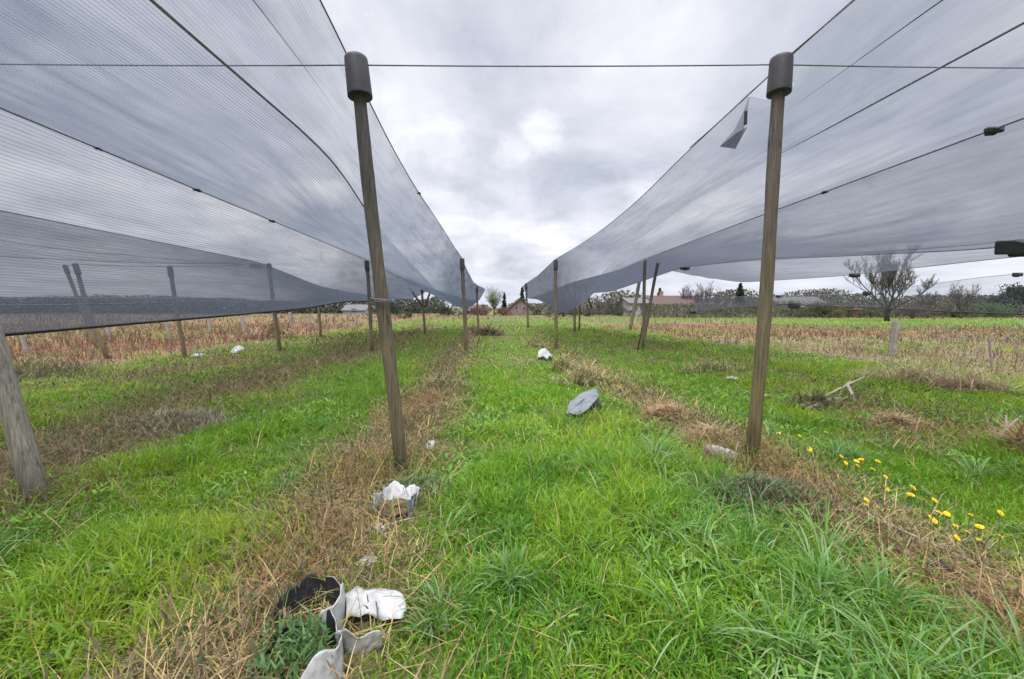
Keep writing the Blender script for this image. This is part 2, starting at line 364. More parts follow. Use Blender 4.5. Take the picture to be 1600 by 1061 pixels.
def straw_col(x, y, n, warm=1.0):
    r = rng.random(n); f = fbm(x * .8, y * .8, 91)
    c = mixc(np.tile(ST_A, (n, 1)), np.tile(ST_B, (n, 1)), sstep(.3, .8, r))
    c = mixc(c, np.tile(ST_C, (n, 1)), (rng.random(n) < .35).astype(float))
    c = mixc(c, np.tile(ST_D, (n, 1)), sstep(.5, .7, f) * .6 * warm)
    old = sstep(-2.6, -3.6, x)
    c = mixc(c, np.tile(A(.20, .16, .10), (n, 1)), .6 * old)
    return c * (.7 + .6 * rng.random(n))[:, None]

# ------------------------------------------------------------------ ground
xs = np.concatenate([[-900, -500, -300, -180, -110, -70, -45, -32, -24], np.arange(-18, 18.01, .16), [24, 32, 45, 70, 110, 180, 300, 500, 900]])
ys = np.concatenate([[-200, -80, -30, -12], np.arange(-5, 34, .16), np.arange(34, 70, 1.0), [75, 85, 100, 130, 180, 260, 400, 700, 1300]])
GX, GY = np.meshgrid(xs, ys); gx = GX.ravel(); gy = GY.ravel()
n = len(gx); nx, ny = len(xs), len(ys)
f = fbm(gx * 1.1, gy * 1.1, 5); f2 = fbm(gx * 5, gy * 5, 6)
gc = mixc(np.tile(A(.055, .115, .025), (n, 1)), np.tile(A(.09, .14, .035), (n, 1)), sstep(.35, .65, f))
gc = mixc(gc, np.tile(A(.17, .115, .065), (n, 1)), strips(gx, gy))
red = sstep(.35, .65, fbm(gx * .12, gy * .3, 8))
fieldc = mixc(np.tile(A(.19, .15, .095), (n, 1)), np.tile(A(.20, .10, .068), (n, 1)), np.where(gx > 0, sstep(19, 24, gy) * sstep(42, 34, gy) * .9, np.maximum(red, .35)))
gc = mixc(gc, fieldc, weedland(gx, gy) * (.45 + .55 * sstep(.30, .5, fbm(gx * .42, gy * .42, 159))))
gs = sstep(25, 29, gx) * sstep(29, 32, gy) * sstep(48, 44, gy)
gc = mixc(gc, np.tile(A(.10, .175, .05), (n, 1)), gs)
far = sstep(75, 110, gy)
gc = mixc(gc, np.tile(A(.14, .15, .07), (n, 1)), far)
gc = gc * (.8 + .4 * f2)[:, None]
idx = np.arange(n).reshape(ny, nx)
fq = np.stack([idx[:-1, :-1], idx[:-1, 1:], idx[1:, 1:], idx[1:, :-1]], -1).reshape(-1, 4)
def ground_mat():
    m, nt, nn, L = newmat('plot_ground')
    out = nn.new('ShaderNodeOutputMaterial'); b = nn.new('ShaderNodeBsdfPrincipled'); b.inputs['Roughness'].default_value = .95; b.inputs['Specular IOR Level'].default_value = .1
    at = nn.new('ShaderNodeAttribute'); at.attribute_name = 'Col'
    tc = nn.new('ShaderNodeTexCoord'); n = nn.new('ShaderNodeTexNoise'); n.inputs['Scale'].default_value = 7; n.inputs['Detail'].default_value = 9; n.inputs['Roughness'].default_value = .75
    L.new(tc.outputs['Object'], n.inputs[0]); r = ramp(nt, [(.3, (.5, .5, .5)), (.7, (1.5, 1.45, 1.35))]); L.new(n.outputs[0], r.inputs[0])
    mx = nn.new('ShaderNodeMixRGB'); mx.blend_type = 'MULTIPLY'; mx.inputs[0].default_value = 1; L.new(at.outputs['Color'], mx.inputs[1]); L.new(r.outputs[0], mx.inputs[2]); L.new(mx.outputs[0], b.inputs['Base Color'])
    bp = nn.new('ShaderNodeBump'); bp.inputs['Strength'].default_value = .7; bp.inputs['Distance'].default_value = .05; L.new(n.outputs[0], bp.inputs['Height']); L.new(bp.outputs[0], b.inputs['Normal'])
    L.new(b.outputs[0], out.inputs[0]); return m
go = np_mesh('ground', np.stack([gx, gy, gz(gx, gy)], 1), [fq], gc, ground_mat(), smooth=True)
tag(go, kind='structure')

# ------------------------------------------------------------------ blades
def blades(x, y, h, wid, az, th, droop, segs, z0=None, tipw=0.0):
    """one ribbon per entry: length h, elevation th, azimuth az, droop pulls the far end down"""
    n = len(x); z0 = gz(x, y) if z0 is None else z0
    t = np.linspace(0, 1, segs + 1)
    dx, dy = np.cos(az), np.sin(az)
    ra = az + PI / 2 + rng.normal(0, .7, n); rx, ry = np.cos(ra), np.sin(ra)
    V = np.zeros((n, 2 * segs + 1, 3), np.float32)
    for i in range(segs + 1):
        ti = t[i]; ho = h * (ti * np.cos(th) + .45 * droop * ti ** 2 * np.sin(th)); vz = h * (ti * np.sin(th) - .62 * droop * ti ** 2.2 * np.sin(th))
        px = x + dx * ho; py = y + dy * ho; pz = z0 + np.maximum(vz, .004 + .02 * ti) - .01 * (i == 0)
        if i < segs:
            ww = wid * (1 - .55 * ti ** 1.5) / 2
            V[:, 2 * i] = np.stack([px - rx * ww, py - ry * ww, pz], 1); V[:, 2 * i + 1] = np.stack([px + rx * ww, py + ry * ww, pz], 1)
        else: V[:, 2 * i] = np.stack([px, py, pz], 1)
    k = 2 * segs + 1; base = (np.arange(n) * k)[:, None]
    fs = []
    for i in range(segs - 1): fs.append(base + np.array([2 * i, 2 * i + 1, 2 * i + 3, 2 * i + 2]))
    tri = base + np.array([2 * segs - 2, 2 * segs - 1, 2 * segs])
    return V.reshape(-1, 3), fs, tri, k
LITTER = []
for (qx, qy, q) in ((480, 992, .10), (512, 985, .07), (556, 980, .085), (585, 976, .085), (614, 970, .08), (470, 1070, .12), (552, 1032, .07), (617, 800, .13), (590, 838, .06), (908, 643, .20), (851, 562, .2), (672, 700, .05), (575, 888, .06), (1127, 724, .08)):
    p = G(qx, qy); LITTER.append((p.x, p.y, q))
class Blades:
    def __init__(s): s.V = []; s.q = []; s.t = []; s.c = []; s.n = 0
    def add(s, x, y, h, wid, az, th, droop, col, segs, z0=None, free=False):
        if not free:                               # nothing grows up through the litter
            k = np.ones(len(x), bool)
            for (ex, ey, er) in LITTER: k &= (x - ex) ** 2 + (y - ey) ** 2 > er * er
            x, y, h, wid, az, th, droop, col = x[k], y[k], h[k], np.broadcast_to(wid, len(k))[k], az[k], th[k], droop[k], col[k]
            z0 = z0[k] if z0 is not None else None
        if len(x) == 0: return
        V, fs, tri, k = blades(x, y, h, wid, az, th, droop, segs, z0)
        s.V.append(V); s.q += [f + s.n for f in fs]; s.t.append(tri + s.n); s.n += len(V)
        s.c.append(np.repeat(col, k, 0))
    def build(s, name, mat, parent=None):
        fc = ([np.concatenate(s.q)] if s.q else []) + [np.concatenate(s.t)]
        return np_mesh(name, np.concatenate(s.V), fc, np.concatenate(s.c), mat, parent)
TY = math.tan(YAW)
def sample(n, d0, d1, p=1.0, m=1.4):
    """n random points seen at depth d0..d1, with a margin of m metres left and right of the view"""
    y = (d0 ** p + rng.random(n) * (d1 ** p - d0 ** p)) ** (1 / p)
    hw = 1.33 * y + m
    return y * TY + (rng.random(n) * 2 - 1) * hw, y

def tall(x, y):
    """how long the grass grows: rank tufts at the foreground right, short in the worn aisle"""
    t = .5 + .9 * sstep(.42, .7, fbm(x * .9 + 5, y * .9, 101))
    t = t * (1 + .75 * bump(x, 1.9, .9) * sstep(5, 2.8, y)) * (1 - .25 * bump(x, .6, .9) * sstep(5, 9, y))
    return t
gr = Blades()
for (cnt, d0, d1, p, wd, hh, segs) in ((150000, .9, 4.2, 1.6, .0085, .20, 4), (150000, 4.2, 11, 1.7, .013, .19, 3), (120000, 11, 30, 1.6, .026, .20, 2), (50000, 30, 62, 1.6, .07, .22, 2)):
    x, y = sample(cnt, d0, d1, p)
    s = strips(x, y); wl = weedland(x, y)
    clump = sstep(.25, .6, fbm(x * 4, y * 4, 111))
    wl = wl * (.55 + .45 * sstep(.34, .52, fbm(x * .42, y * .42, 159)))
    keep = rng.random(cnt) < np.clip((1 - 1.02 * s) * (1 - .95 * wl) * (.35 + .65 * clump) + .05, 0, 1)
    # bare hole where the grow bags lie
    x, y = x[keep], y[keep]; m = len(x)
    hgt = hh * tall(x, y) * (.45 + .8 * rng.random(m)) * (1 - .35 * strips(x, y))
    az = rng.random(m) * 2 * PI + 1.2 * (fbm(x * 1.2, y * 1.2, 121) - .5)
    gr.add(x, y, hgt, wd * (.6 + .8 * rng.random(m)), az, np.radians(58 + 30 * rng.random(m)), .25 + .95 * rng.random(m) ** 1.3, green_col(x, y, m), segs)
tag(gr.build('grass', M_grass), 'fresh green grass covering the aisle and the ground between the rows', 'grass', kind='stuff')
# broad rank leaves in the foreground tufts
rk = Blades()
tcx, tcy = sample(1500, .9, 6.0, 1.4)
pr = (1.0 * bump(tcx, 1.5, .75) * sstep(4.8, 3.6, tcy) + .55 * sstep(.5, .66, fbm(tcx * 1.3, tcy * 1.3, 131))) * (1 - strips(tcx, tcy))
k = rng.random(len(tcx)) < pr * .6; tcx, tcy = tcx[k], tcy[k]
nb_ = rng.integers(22, 60, len(tcx)); th_ = .6 + .7 * rng.random(len(tcx)); hue = rng.random(len(tcx))
ii = np.repeat(np.arange(len(tcx)), nb_); m = len(ii); az_ = rng.random(m) * 2 * PI; rr_ = .01 + .07 * rng.random(m)
x = tcx[ii] + rr_ * np.cos(az_); y = tcy[ii] + rr_ * np.sin(az_)
c = mixc(np.tile(A(.075, .225, .035), (m, 1)), np.tile(A(.16, .32, .04), (m, 1)), hue[ii]); c = mixc(c, np.tile(A(.34, .45, .22), (m, 1)), .9 * rng.random(m) ** 2.2)
fx, fy = [], []
for (qx, qy, q) in ((628, 742, 260), (1174, 728, 260), (60, 785, 260), (869, 545, 160), (728, 550, 160), (582, 550, 160), (1005, 547, 220), (290, 560, 160), (437, 547, 160), (492, 1000, 120), (617, 800, 160), (908, 641, 120), (1146, 597, 60)):
    p = G(qx, qy); aa = rng.random(q) * 2 * PI; r_ = .07 + .30 * rng.random(q) * (1 + p.y * .03)
    fx.append(p.x + r_ * np.cos(aa)); fy.append(p.y + r_ * np.sin(aa))
tx, ty = np.concatenate(fx), np.concatenate(fy); q = len(tx)
rk.add(tx, ty, .10 + .26 * rng.random(q), (.004 + .006 * rng.random(q)) * (1 + ty * .08), rng.random(q) * 2 * PI, np.radians(50 + 38 * rng.random(q)), .3 + .9 * rng.random(q), np.where((rng.random(q) < .4)[:, None], straw_col(tx, ty, q), green_col(tx, ty, q)), 4)
rk.add(x, y, th_[ii] * (.14 + .26 * rng.random(m)) * (.75 + .4 * bump(x, 1.75, .9)), .006 + .008 * rng.random(m), az_ + rng.normal(0, .35, m), np.radians(58 + 28 * rng.random(m)), .45 + .9 * rng.random(m), c, 5)
tag(rk.build('tall_grass', M_grass), 'long broad grass blades arching over in the right foreground', 'grass', kind='stuff')
bl = Blades()
for (cnt, d0, d1, sc) in ((34000, .9, 5, .85), (34000, 5, 14, 1.2)):
    x, y = sample(cnt, d0, d1, 1.5); k = rng.random(cnt) < (1 - .7 * strips(x, y)) * sstep(.52, .68, fbm(x * 1.4 + 9, y * 1.4, 161)) * (1 - weedland(x, y)); x, y = x[k], y[k]; m = len(x)
    c = mixc(np.tile(A(.11, .26, .025), (m, 1)), np.tile(A(.23, .38, .08), (m, 1)), rng.random(m)) * (.75 + .5 * rng.random(m))[:, None]
    bl.add(x, y, sc * (.04 + .07 * rng.random(m)), sc * (.012 + .016 * rng.random(m)), rng.random(m) * 2 * PI, np.radians(5 + 55 * rng.random(m)), .3 + .6 * rng.random(m), c, 3, gz(x, y) + .10 * rng.random(m))
tag(bl.build('broadleaf_weeds', M_leaf), 'clover and dandelion leaves mixed into the green grass', 'weeds', kind='stuff')
# dead straw matted on the rows
dr = Blades()
for (cnt, d0, d1, p, wd, ln, segs) in ((70000, .9, 4.5, 1.5, .006, .26, 3), (80000, 4.5, 12, 1.6, .010, .26, 2), (70000, 12, 36, 1.6, .022, .26, 2)):
    x, y = sample(cnt, d0, d1, p); s = strips(x, y)
    keep = rng.random(cnt) < np.clip(1.15 * s + .02, 0, 1); x, y = x[keep], y[keep]; m = len(x)
    up = rng.random(m) < .22
    th = np.where(up, np.radians(45 + 40 * rng.random(m)), np.radians(4 + 24 * rng.random(m)))
    dr.add(x, y, ln * (.4 + 1.0 * rng.random(m)), wd * (.5 + .8 * rng.random(m)), rng.random(m) * 2 * PI, th, .2 + .6 * rng.random(m), straw_col(x, y, m), segs, gz(x, y) + .05 * rng.random(m))
tag(dr.build('dry_straw', M_dry), 'matted dead straw and brown stalks lying along the planted rows', 'dry grass', kind='stuff')
# small-leaved brown and olive ground weeds in the strips
lw = Blades()
for (cnt, d0, d1, wd, ln) in ((90000, 1.2, 6, .010, .035), (110000, 6, 16, .022, .06), (60000, 16, 34, .05, .12)):
    x, y = sample(cnt, d0, d1, 1.5); s = strips(x, y) * (.35 + .65 * sstep(.36, .6, fbm(x * 1.3, y * 1.3, 141)))
    s = np.maximum(s, .9 * bump(x, 2.55, .55) * bump(y, 3.55, .55))
    keep = rng.random(cnt) < s * 1.4; x, y = x[keep], y[keep]; m = len(x)
    c = mixc(np.tile(A(.16, .14, .07), (m, 1)), np.tile(A(.20, .15, .09), (m, 1)), rng.random(m))
    c = mixc(c, np.tile(A(.10, .13, .06), (m, 1)), (rng.random(m) < .4).astype(float)) * (.7 + .6 * rng.random(m))[:, None]
    lw.add(x, y, ln * (.5 + rng.random(m)), wd * (.6 + .8 * rng.random(m)), rng.random(m) * 2 * PI, np.radians(10 + 70 * rng.random(m)), .5 * rng.random(m), c, 2, gz(x, y) + .22 * rng.random(m) ** 1.5 * (1 + .3 * (d0 > 5)))
tag(lw.build('ground_weeds', M_leaf), 'low brownish olive weeds with tiny leaves creeping on the rows', 'weeds', kind='stuff')
# tall dry weeds of the fields
fw = Blades()
for (cnt, d0, d1, wd, hh, nb) in ((9000, 7, 17, .011, .75, 7), (16000, 17, 38, .028, .75, 5), (12000, 38, 100, .09, .8, 3)):
    y = (d0 ** 1.7 + rng.random(cnt) * (d1 ** 1.7 - d0 ** 1.7)) ** (1 / 1.7)
    x = y * TY + (rng.random(cnt) * 2 - 1) * (1.36 * y + 2)
    k = rng.random(cnt) < weedland(x, y) * np.where(x > 0, .7, .85) * (.12 + 1.0 * sstep(.36, .58, fbm(x * .42, y * .42, 159))); x, y = x[k], y[k]; m = len(x)
    hgt = hh * (.22 + .5 * rng.random(m) + .65 * rng.random(m) ** 4) * (.6 + .9 * fbm(x * .5, y * .5, 157)) * np.where(x > 0, .48, .66)
    redd = sstep(.35, .65, fbm(x * .15, y * .15, 151)) * np.where(x > 0, .42 + .5 * sstep(16, 24, y), .95)
    c = c0 = mixc(np.tile(A(.29, .22, .145), (m, 1)), np.tile(A(.215, .105, .068), (m, 1)), redd)
    c = mixc(c, np.tile(A(.11, .075, .055), (m, 1)), (rng.random(m) < .33).astype(float)) * (.7 + .6 * rng.random(m))[:, None]
    az = rng.random(m) * 2 * PI; th = np.radians(66 + 24 * rng.random(m)); z0 = gz(x, y)
    fw.add(x, y, hgt, np.full(m, wd), az, th, .1 * rng.random(m), c, 2, z0)
    for b in range(nb):
        t = .2 + .7 * rng.random(m); ho = hgt * t * np.cos(th)
        fw.add(x + np.cos(az) * ho, y + np.sin(az) * ho, hgt * (.2 + .25 * rng.random(m)), np.full(m, wd * .75), rng.random(m) * 2 * PI, np.radians(20 + 55 * rng.random(m)), .2 * rng.random(m), c * (.85 + .4 * rng.random(m))[:, None], 2, z0 + hgt * t * np.sin(th))
tag(fw.build('dry_weeds', M_dry), 'tall reddish brown and tan dry weeds filling the fields beside the nets', 'weeds', kind='stuff')

# ------------------------------------------------------------------ posts
def post(name, base, top, dia, label, mat, cat='post', group=None, cap=True, dy=0, braces=(), capk=1.16, bow=.02):
    dia *= .70; capk *= 1.14
    b = G(*base); b.z = float(gz(b.x, b.y)); t = W(top[0], top[1], b.y + dy)
    e = empty(name, b, label, cat, group)
    ax = t - b; r = dia / 2; k = 26
    pts, rad = [], []
    ph = random.random() * 6
    for i in range(k + 1):
        s = i / k; p = b + ax * s + Vector((math.sin(s * 3 + ph) * bow * math.sin(PI * s), math.cos(s * 4 + ph) * bow * .6 * math.sin(PI * s), 0))
        pts.append(p); rad.append(r * (1.04 - .12 * s) * (1 + .035 * math.sin(s * 17 + ph) + .02 * random.uniform(-1, 1)))
    pts[0] = b - ax.normalized() * .25
    caph = dia * 2.75
    if cap: pts[-1] = t - ax.normalized() * .03
    MB().tube(pts, rad, 20).build('pole', mat, e)
    if cap:
        u = ax.normalized(); R = r * capk * .93
        m = MB(); prof = [(-caph, R * .90), (-caph, R * 1.04), (-caph + .015, R * 1.05), (-caph * .55, R * 1.02), (-.03, R * .985), (-.010, R * .965), (0, R * .90), (.006, R * .5), (.008, R * .12)]
        m.tube([t + u * h for h, _ in prof], [q for _, q in prof], 28)
        # hollow underside: the rim turns in
        c = m.build('cap', M_cap, e)
        MB().tube([t + u * .0, t + u * .035], [R * .20, R * .13], 10).build('knob', M_cap, c)
    for (p0, p1, rr) in braces:
        q0 = W(*p0, b.y); q1 = W(*p1, b.y); MB().tube([q0, q1], rr, 8).build('strut', mat, e)
    e['_top'] = list(t)
    return e, t
POST = {}
def tie(e, frac, dia, turns=3):
    b = Vector(e.location); t = Vector(e['_top']); m = MB()
    for k in range(turns):
        c = b + (t - b) * (frac + .006 * k); u = (t - b).normalized(); s = u.cross(Vector((0, 1, 0))).normalized(); v = u.cross(s)
        pts = [c + (s * math.cos(a) + v * math.sin(a)) * (dia / 2 * 1.04) + u * (.02 * math.sin(a + k)) for a in np.linspace(0, 2 * PI, 22)]
        m.tube(pts, .006, 6, cap=False)
    m.build('wire_tie', M_steel, e)
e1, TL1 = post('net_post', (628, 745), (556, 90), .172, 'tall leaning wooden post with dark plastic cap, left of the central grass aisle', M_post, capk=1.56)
tie(e1, .43, .19)
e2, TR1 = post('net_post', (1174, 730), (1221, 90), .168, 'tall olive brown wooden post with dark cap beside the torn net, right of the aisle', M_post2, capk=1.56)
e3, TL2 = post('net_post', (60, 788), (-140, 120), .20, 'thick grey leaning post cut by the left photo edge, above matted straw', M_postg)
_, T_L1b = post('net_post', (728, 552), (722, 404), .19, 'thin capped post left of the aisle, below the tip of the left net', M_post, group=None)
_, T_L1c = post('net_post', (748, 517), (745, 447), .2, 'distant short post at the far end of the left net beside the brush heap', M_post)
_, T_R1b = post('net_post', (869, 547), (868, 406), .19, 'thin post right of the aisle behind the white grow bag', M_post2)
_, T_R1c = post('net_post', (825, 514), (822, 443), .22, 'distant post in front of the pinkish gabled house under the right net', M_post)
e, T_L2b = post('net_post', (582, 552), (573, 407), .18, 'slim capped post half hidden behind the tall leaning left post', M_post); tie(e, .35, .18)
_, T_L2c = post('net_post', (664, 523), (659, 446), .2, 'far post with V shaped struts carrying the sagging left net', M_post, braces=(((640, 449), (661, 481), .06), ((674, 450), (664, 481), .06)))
_, T_L3a = post('net_post', (290, 561), (265, 416), .17, 'leaning capped post in the left weeds beside two white bags', M_post)
_, T_L3b = post('net_post', (437, 548), (420, 412), .19, 'capped post right of the brown brush heap under the left net', M_post)
_, T_L3c = post('net_post', (501, 528), (497, 450), .2, 'far post with two crossing struts under the dark hem of the left net', M_post, braces=(((487, 449), (497, 476), .06), ((506, 452), (504, 480), .06)))
_, T_L4a = post('net_post', (168, 560), (117, 412), .17, 'strongly leaning post crossing a second one at the left weeds', M_post, bow=.10)
_, T_L4b = post('net_post', (152, 546), (101, 414), .17, 'leaning post behind its crossing twin at the far left', M_post, cap=True)
_, T_R2b = post('net_post', (1005, 548), (1008, 404), .17, 'upright dark post with a stick at its foot, right of the aisle', M_post, cap=False)
_, T_R2d = post('net_post', (1003, 546), (1029, 406), .17, 'slanting brace post leaning against the upright dark post', M_post, cap=False, dy=.35)
_, T_R2e = post('net_post', (984, 516), (1000, 434), .36, 'dark stub post leaning in front of the grey brown cottage', M_post, cap=False)
_, T_R2c = post('net_post', (898, 520), (899, 440), .22, 'far post with slanting struts under the second right net', M_post, cap=False, braces=(((884, 444), (896, 475), .06), ((911, 445), (925, 482), .06)))
_, T_R2f = post('net_post', (905, 518), (906, 440), .18, 'thin far post just right of the strutted one under the right net', M_post, cap=False)
for nme, foot, topp, lab in (('stake', (996, 549), (1004, 506), 'short stick propped at the foot of the upright dark post'), ):
    b = g3(*foot); t = W(*topp, b.y); o = MB().tube([b, (b + t) / 2 + Vector((.02, 0, 0)), t], [.035, .03, .025], 8).build(nme, M_bark); tag(o, lab, 'stake')
# white field stakes in the left field, pale concrete post in the right one
for i, (bx, by, tx, ty, lab) in enumerate(((44, 556, 33, 522, 'pale stake at the far left edge of the weed field'), (174, 536, 166, 505, 'pale stake in the weeds right of the crossing posts'), (268, 537, 261, 503, 'pale stake in the weeds left of the leaning capped post'),
        (330, 520, 325, 496, 'pale stake in the weeds behind the white bags'), (383, 520, 377, 494, 'pale stake in the weeds left of the brown brush heap'), (455, 510, 453, 488, 'pale stake right of the brown brush heap'),
        (484, 508, 482, 492, 'short pale stake left of the far strutted post'), (557, 507, 556, 492, 'small pale stake left of the slim capped post'))):
    b = g3(bx, by); t = W(tx, ty, b.y); d = b.y * 4.2 / F
    o = bevel(MB().box((b + t) / 2, (d, d * .8, (t - b).length), M=(t - b).to_track_quat('Z', 'Y').to_matrix()).build('field_stake', M_conc, smooth=False), d * .12)
    tag(o, lab, 'stake', 'pale stakes in the left field')
for i, (bx, by, tx, ty, wpx, lab) in enumerate(((1394, 556, 1400, 502, 10, 'square pale concrete post standing in the right weed field'), (1550, 572, 1546, 530, 4, 'thin pale stick post at the right edge of the weeds'))):
    b = g3(bx, by); t = W(tx, ty, b.y); d = b.y * wpx * .78 / F
    o = bevel(MB().box((b + t) / 2, (d, d * .8, (t - b).length), M=(t - b).to_track_quat('Z', 'Y').to_matrix()).build('concrete_post', M_conc, smooth=False), d * .1)
    tag(o, lab, 'post')

# ------------------------------------------------------------------ nets
def rail(pts):
    p = np.array(pts, float); ord_ = p[:, 0].argsort(); return p[ord_]
def rail_at(p, y):
    # monotone-ish smooth interpolation: average a few shifted linear samples
    o = []
    for c in (1, 2):
        v = 0
        for dlt, wt in ((-.7, .2), (-.3, .2), (0, .2), (.3, .2), (.7, .2)): v = v + wt * np.interp(y + dlt, p[:, 0], p[:, c])
        o.append(v)
    return o
class Sheet:
    def __init__(s, a, b, y0, y1, sag=.06, wr=.03, seed=0, wdir=.25):
        s.a, s.b, s.y0, s.y1, s.sag, s.wr, s.seed, s.wdir = rail(a), rail(b), y0, y1, sag, wr, seed, wdir
    def at(s, y, v):
        y = np.asarray(y, float); v = np.asarray(v, float)
        ax, az = rail_at(s.a, y); bx, bz = rail_at(s.b, y)
        x = ax + (bx - ax) * v; z = az + (bz - az) * v - s.sag * np.sin(PI * v)
        e = np.sin(PI * np.clip(v, 0, 1)) ** .6
        d = np.abs(bx - ax) * v
        wv = (fbm(y * .35 + d * s.wdir, d * 2.6 - y * .25, 201 + s.seed, 4) - .5) * 2 * s.wr
        wv = wv + (fbm(y * 1.1 + d, d * 7 - y * .6, 211 + s.seed, 3) - .5) * s.wr * .5
        z = z + wv * e
        return x, y + 0 * x, z
    def build(s, name, mat, parent, cut=None, step=.14, nv=44):
        ny = int((s.y1 - s.y0) / step) + 1
        Y, Vv = np.meshgrid(np.linspace(s.y0, s.y1, ny), np.linspace(0, 1, nv), indexing='ij')
        if cut is not None: v0 = cut(Y); Vv = v0 + (1 - v0) * Vv
        x, y, z = s.at(Y, Vv)
        seg = np.concatenate([np.zeros((ny, 1)), np.cumsum(np.hypot(np.diff(x, axis=1), np.diff(z, axis=1)), 1)], 1)
        P = np.stack([x, y, z], -1).reshape(-1, 3); idx = np.arange(ny * nv).reshape(ny, nv)
        fq = np.stack([idx[:-1, :-1], idx[1:, :-1], idx[1:, 1:], idx[:-1, 1:]], -1).reshape(-1, 4)
        o = np_mesh(name, P, [fq], None, mat, parent, smooth=True)
        uvl = o.data.uv_layers.new(name='UVMap')
        uv = np.stack([y.ravel(), seg.mean(0)[None, :].repeat(ny, 0).ravel() * .5 + seg.ravel() * .5], 1)[fq.ravel()]
        uvl.data.foreach_set('uv', uv.astype(np.float32).ravel())
        return o
    def cord(s, v, r, parent, name='seam_cord', y0=None, y1=None, mat=None):
        yy = np.arange(s.y0 if y0 is None else y0, s.y1 if y1 is None else y1, .25)
        x, y, z = s.at(yy, np.full(len(yy), v))
        tp = np.ones(len(yy)) if y1 is None else sstep(yy[-1] + .01, yy[-1] - 2.2, yy) * .94 + .06
        return MB().tube(list(zip(x, y, z - r * .3 + (1 - tp) * r)), list(r * tp), 6).build(name, mat or M_cord, parent)
def clip_at(pr, px, wpx, parent, hpx=None, k=1):
    """dark plastic clip on a rail where it is seen at photo column px"""
    yy = np.linspace(1.5, 32, 600); x, z = rail_at(rail(pr), yy)
    d = np.array([(((ROT.transposed() @ Vector((xx, y, zz - H))).x / -(ROT.transposed() @ Vector((xx, y, zz - H))).z) * F + 800) for xx, y, zz in zip(x, yy, z)])
    i = int(np.argmin(abs(d - px))); y = yy[i]; L_ = wpx * y / F
    hgt = (hpx or wpx * .38) * y / F
    i2 = min(i + 4, 599); dirv = Vector((x[i2] - x[i], yy[i2] - yy[i], z[i2] - z[i])).normalized()
    Mx = Vector((1, .25 * (1 if x[i] < 0 else -1), 0)).normalized()
    R = Matrix((Mx, Vector((0, 0, 1)).cross(Mx), Vector((0, 0, 1)))).transposed()
    o = MB().box((x[i], y, z[i] - hgt * .2), (L_, .05, hgt), M=R).box((x[i] + L_ * .1 * k, y + .04, z[i] - hgt * .55), (L_ * .55, .05, hgt * .6), M=R).build('clip', M_black, parent, smooth=False)
    bevel(o, hgt * .18); return o

L1 = [(-4, -1.40, 4.15), (3.0, -1.37, 4.12), (4.0, -1.37, 4.05), (4.6, -1.33, 3.84), (5.25, -1.27, 3.66), (6.6, -1.20, 3.50), (8.9, -1.12, 3.43), (12, -1.08, 3.38), (14.5, -1.07, 3.42), (17, -1.03, 3.2), (22, -.98, 3.0), (29, -.95, 3.2), (31, -.55, 3.1), (33, -.5, 3.0)]
V12 = [(-4, -2.3, 3.6), (2.5, -2.16, 3.55), (5.25, -2.0, 3.5), (8, -2.2, 3.15), (12, -2.1, 2.65), (16, -1.9, 2.0), (21, -1.7, 1.62), (26, -1.5, 1.62), (29, -1.3, 1.8), (32, -1.0, 2.2)]
L2 = [(-4, -4.65, 3.5), (3.7, -4.65, 3.5), (14.7, -4.6, 3.37), (18, -4.4, 3.1), (24.3, -4.15, 3.02), (28, -4.0, 2.9), (32, -3.8, 2.8)]
V23 = [(-4, -6, 1.2), (4.86, -6, 1.26), (6.6, -6, 1.33), (9.7, -6, 1.44), (13.4, -6, 1.6), (16, -5.8, 1.85), (20, -5.5, 1.95), (27, -5.3, 2.2)]
L3 = [(-4, -8.5, 3.3), (15, -8.4, 3.26), (21.6, -9.0, 2.72), (27, -8.6, 2.5)]
L4 = [(-4, -13.2, 2.9), (10.6, -13, 2.9), (12.6, -10.2, 2.93), (15, -8.7, 3.2)]
R1 = [(-4, 3.0, 4.15), (3.2, 2.96, 4.12), (4.0, 2.95, 4.08), (4.5, 2.90, 3.99), (5.57, 2.75, 3.8), (7.24, 2.70, 3.57), (9.4, 2.6, 3.42), (12, 2.52, 3.4), (15.3, 2.46, 3.47), (21.6, 2.5, 3.33), (30, 2.6, 3.43), (34, 2.6, 3.4)]
V12R = [(-4, 4.1, 3.8), (4, 4.05, 3.76), (8, 4.0, 3.7), (12, 3.95, 3.3), (14, 3.7, 2.6), (17, 3.5, 1.5), (20, 3.4, 1.35), (24, 3.4, 1.8), (28, 3.2, 2.2), (34, 3.0, 2.4)]
R2 = [(-4, 5.5, 3.57), (4, 5.5, 3.56), (9, 5.55, 3.48), (15.1, 5.83, 3.46), (18, 5.75, 3.3), (25.6, 5.4, 3.3), (30, 5.2, 3.2), (34, 5.0, 3.1)]
E1 = [(-4, 8, 2.7), (6, 8, 2.54), (9, 8, 2.8), (12.1, 8, 3.08), (16.5, 8, 3.3), (26, 8, 2.7), (30, 7.6, 2.7)]
E2 = [(-4, 11, 2.75), (8.2, 11, 2.67), (12, 11, 2.6), (16.6, 11, 2.7), (18, 11, 2.8)]
E3 = [(3, 14, 2.6), (10.5, 14, 2.5), (14.8, 14, 2.12), (20, 14, 2.2), (28, 14, 2.3)]
E4 = [(3, 14, 1.35), (10.5, 14, 1.45), (18.5, 14, 1.78), (27.6, 14, 1.3), (40, 13, 1.25)]

